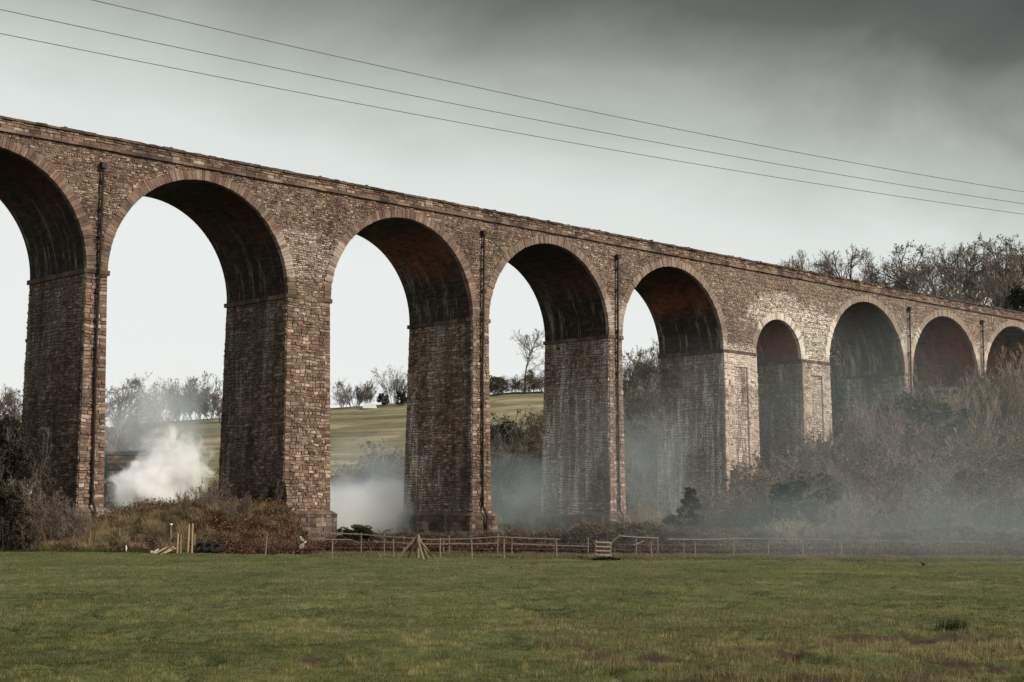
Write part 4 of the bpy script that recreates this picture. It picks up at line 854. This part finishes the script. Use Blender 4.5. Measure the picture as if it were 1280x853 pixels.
mb = MB(); ext(mb, [(-r_+.1, -.6), (r_-.1, -.6), (r_-.1, .25), (-r_+.1, .25)], .3, 3.7); mb.build('wall', m_steel, sh)

# ---------------------------------------------------------------- overhead cables
def wire_pt(px, py, h): d = ray(px, py); return CAM+d*(h/d[2])
for k, (a, b, lab) in enumerate([((115, 0), (1280, 240), 'uppermost of the three overhead cables crossing the sky'), ((0, 12), (1280, 255), 'middle one of the three overhead cables crossing the sky'), ((0, 42), (1280, 268), 'lowest of the three overhead cables crossing the sky')]):
    h = 7.6; A, B = wire_pt(*a, h), wire_pt(*b, h); mb = MB(); pts = []
    for t in np.linspace(-.9, 1.9, 57): p = A+(B-A)*t; p[2] -= .17*4*t*(1-t); pts.append(p)
    mb.tube(pts, .0065, 6); o = mb.build('overhead_cable', m_cable); tag(o, lab, 'cable', 'overhead cables')

# ---------------------------------------------------------------- smoke and haze
def smoke(name, c, rad, dens, label, cat, color=(.95, .96, .97), nscale=.25, edge=1., seed=0., rz=-YAW, thr=.42, kind='stuff', aniso=-.3, rag=1.6, lo_=.05, hi_=.75):
    """a lumpy body of smoke filling the real space it stands in"""
    import bmesh
    bm = bmesh.new(); bmesh.ops.create_icosphere(bm, subdivisions=4, radius=1)
    me = bpy.data.meshes.new(name)
    for v_ in bm.verts:
        n_ = 1+.16*(float(fbm(v_.co.x*1.6+seed, v_.co.y*1.6+v_.co.z*1.9, int(seed)+3))-.5); v_.co *= n_
    bm.to_mesh(me); bm.free()
    o = bpy.data.objects.new(name, me); COL.objects.link(o); o.location = c; o.scale = rad; o.rotation_euler = (0, 0, rz)
    mat = bpy.data.materials.new(name+'_volume'); mat.use_nodes = True; t = mat.node_tree; n = t.nodes; n.clear()
    out = n.new('ShaderNodeOutputMaterial'); vs = n.new('ShaderNodeVolumeScatter'); vs.inputs['Color'].default_value = (*color, 1); vs.inputs['Anisotropy'].default_value = aniso
    t.links.new(vs.outputs[0], out.inputs['Volume'])
    tc = n.new('ShaderNodeTexCoord'); ln = n.new('ShaderNodeVectorMath'); ln.operation = 'LENGTH'; t.links.new(tc.outputs['Object'], ln.inputs[0])
    gm = n.new('ShaderNodeNewGeometry')
    def nz_(sc, det, dist):
        q = n.new('ShaderNodeTexNoise'); q.inputs['Scale'].default_value = sc; q.inputs['Detail'].default_value = det; q.inputs['Distortion'].default_value = dist; q.inputs['Roughness'].default_value = .6; t.links.new(gm.outputs['Position'], q.inputs['Vector']); return q.outputs['Fac']
    def mm(op, a, b):
        m = n.new('ShaderNodeMath'); m.operation = op
        for i_, q in enumerate((a, b)):
            if isinstance(q, (int, float)): m.inputs[i_].default_value = q
            else: t.links.new(q, m.inputs[i_])
        return m.outputs[0]
    # dense in the middle, torn by turbulence towards the edge, nothing at the skin
    body = mm('SUBTRACT', .9, ln.outputs['Value']); tb = mm('MULTIPLY', mm('SUBTRACT', nz_(nscale, 5, .9), .5), rag)
    k_ = n.new('ShaderNodeMapRange'); k_.interpolation_type = 'SMOOTHSTEP'; t.links.new(mm('ADD', body, tb), k_.inputs[0]); k_.inputs[1].default_value = lo_; k_.inputs[2].default_value = hi_
    sk_ = n.new('ShaderNodeMapRange'); t.links.new(body, sk_.inputs[0]); sk_.inputs[1].default_value = 0; sk_.inputs[2].default_value = .15
    m2 = mm('MULTIPLY', mm('MULTIPLY', k_.outputs[0], sk_.outputs[0]), dens); t.links.new(m2, vs.inputs['Density'])
    me.materials.append(mat); tag(o, label, cat, kind=kind); return o
SMOKE = True
if SMOKE:
    smoke('smoke_plume', at(184, 612, 130), (4.6, 5, 3.0), 2.2, 'dense white smoke rising behind the bank under the second arch', 'smoke', (.88, .945, .97), seed=1, nscale=.55, rag=1.9, lo_=.12, hi_=.6)
    smoke('smoke_plume', at(216, 584, 131), (4.6, 5, 4.4), 1.1, 'upper drifting part of the white smoke under the second arch', 'smoke', (.88, .945, .97), seed=2, nscale=.5, rag=2.4, lo_=.2, hi_=.8)
    smoke('smoke_veil', at(200, 535, 150), (9, 8, 8.5), .10, 'thin blue veil of smoke over the hill under the second arch', 'smoke', (.78, .90, .98), seed=3, nscale=.16)
    smoke('smoke_plume', at(446, 645, 130), (8.6, 6, 4.8), 1.8, 'white smoke pooling behind the hedge under the third arch', 'smoke', (.86, .94, .97), seed=4, nscale=.2, rag=1.3, lo_=.05, hi_=.8)
    smoke('smoke_veil', at(468, 590, 140), (8, 7, 5.0), .05, 'thin blue veil of smoke under the third arch', 'smoke', (.78, .90, .98), seed=5, nscale=.2)
    smoke('smoke_veil', at(650, 620, 138), (9, 8, 7.0), .06, 'blue grey smoke drifting between the third and fourth piers', 'smoke', (.78, .90, .96), seed=6, nscale=.18)
    smoke('smoke_veil', at(745, 585, 107.5), (8, 4.5, 8.0), .018, 'thin smoke drifting across the face of the fourth pier', 'smoke', (.80, .90, .95), seed=7, nscale=.18)
    smoke('smoke_veil', at(805, 580, 140), (9, 10, 10), .03, 'blue grey smoke filling the fifth arch', 'smoke', (.78, .90, .96), seed=8, nscale=.14)
    smoke('haze_bank', at(1120, 590, 118), (33, 18, 16.0), .0085, 'blue grey haze lying over the thicket at the right', 'haze', (.76, .89, .92), seed=9, nscale=.07, rag=1.3, lo_=.0, hi_=.8)
    smoke('low_haze', at(1150, 662, 92), (30, 22, 4.6), .012, 'thin low haze spreading over the grass at the right of the field', 'haze', (.76, .89, .92), seed=11, nscale=.06, rag=1.2, lo_=.0, hi_=.8)
    smoke('arch_haze', at(1120, 480, 150), (24, 13, 14), .003, 'thin haze drifting through the right-hand arches', 'haze', (.76, .89, .92), seed=10, nscale=.10)

# ---------------------------------------------------------------- sky and sun
SUN_EL, SUN_AZ_VEC = math.radians(27), np.array([.34, -.94])     # low sun behind the camera's right shoulder
az = math.atan2(SUN_AZ_VEC[0], SUN_AZ_VEC[1])
sd = bpy.data.lights.new('sun', 'SUN'); so = bpy.data.objects.new('sun', sd); COL.objects.link(so)
sd.energy = 4.6; sd.angle = math.radians(1.5); sd.color = (1, .90, .76)
dv = Vector((math.cos(SUN_EL)*math.sin(az), math.cos(SUN_EL)*math.cos(az), math.sin(SUN_EL))); so.rotation_euler = dv.to_track_quat('Z', 'Y').to_euler(); so.location = (40, -120, 60)
W = bpy.data.worlds.new('World'); S.world = W; W.use_nodes = True; t = W.node_tree; n = t.nodes; n.clear()
out = n.new('ShaderNodeOutputWorld'); bg = n.new('ShaderNodeBackground'); t.links.new(bg.outputs[0], out.inputs[0])
sky = n.new('ShaderNodeTexSky'); sky.sky_type = 'NISHITA'; sky.sun_disc = False; sky.sun_elevation = SUN_EL; sky.sun_rotation = az
tc = n.new('ShaderNodeTexCoord'); vec = tc.outputs['Generated']
def wm(op, a, b=0.):
    m = n.new('ShaderNodeMath'); m.operation = op
    for i, q in enumerate((a, b)):
        if isinstance(q, (int, float)): m.inputs[i].default_value = q
        else: t.links.new(q, m.inputs[i])
    return m.outputs[0]
sep = n.new('ShaderNodeSeparateXYZ'); t.links.new(vec, sep.inputs[0])
def wn(scale, sc, det=5, dist=.3):
    m = n.new('ShaderNodeMapping'); m.inputs['Scale'].default_value = sc; t.links.new(vec, m.inputs[0]); q = n.new('ShaderNodeTexNoise'); q.inputs['Scale'].default_value = scale; q.inputs['Detail'].default_value = det; q.inputs['Distortion'].default_value = dist; q.inputs['Roughness'].default_value = .55; t.links.new(m.outputs[0], q.inputs['Vector']); return q.outputs['Fac']
big = wn(5.5, (1, 1, 2.2)); fine_ = wn(18, (1, 1, 1.8), 6, .5); mid_ = wn(9, (1, 1, 1.3), 7, .8)
# the cloud sheet lowers and darkens towards the right of the view
rgt = wm('ADD', wm('MULTIPLY', sep.outputs[0], float(RH[0])), wm('MULTIPLY', sep.outputs[1], float(RH[1])))
e = wm('ADD', sep.outputs[2], wm('MULTIPLY', wm('SUBTRACT', big, .5), .055)); e = wm('ADD', e, wm('MULTIPLY', wm('SUBTRACT', fine_, .5), .012)); e = wm('ADD', e, wm('MULTIPLY', rgt, .14)); e = wm('ADD', e, wm('MULTIPLY', wm('MAXIMUM', wm('SUBTRACT', rgt, .12), 0), wm('MULTIPLY', wm('SUBTRACT', mid_, .38), .38)))
r = n.new('ShaderNodeValToRGB'); t.links.new(e, r.inputs[0]); el = r.color_ramp.elements
st_ = [(0, (.86, .875, .855)), (.15, (.84, .865, .845)), (.212, (.74, .78, .75)), (.243, (.58, .62, .585)), (.270, (.43, .455, .425)), (.295, (.28, .29, .268)), (.328, (.135, .138, .125)), (.37, (.085, .086, .08)), (.42, (.085, .088, .08)), (.55, (.55, .57, .60)), (1, (.85, .88, .95))]
while len(el) < len(st_): el.new(.5)
for k, (p, c) in enumerate(st_): el[k].position = p; el[k].color = (*c, 1)
mx = n.new('ShaderNodeMix'); mx.data_type = 'RGBA'; mx.inputs[0].default_value = .96
sk = n.new('ShaderNodeMix'); sk.data_type = 'RGBA'; sk.blend_type = 'MULTIPLY'; sk.inputs[0].default_value = 1; sk.inputs[7].default_value = (.1, .1, .1, 1); t.links.new(sky.outputs[0], sk.inputs[6])
t.links.new(sk.outputs[2], mx.inputs[6]); t.links.new(r.outputs[0], mx.inputs[7]); t.links.new(mx.outputs[2], bg.inputs[0]); bg.inputs[1].default_value = 1.
S.view_settings.view_transform = 'Standard'; S.view_settings.look = 'None'; S.view_settings.exposure = 0; S.view_settings.gamma = 1
S.cycles.volume_step_rate = 2.; S.cycles.volume_max_steps = 128; S.cycles.volume_bounces = 5; S.cycles.max_bounces = 8; S.cycles.transparent_max_bounces = 8
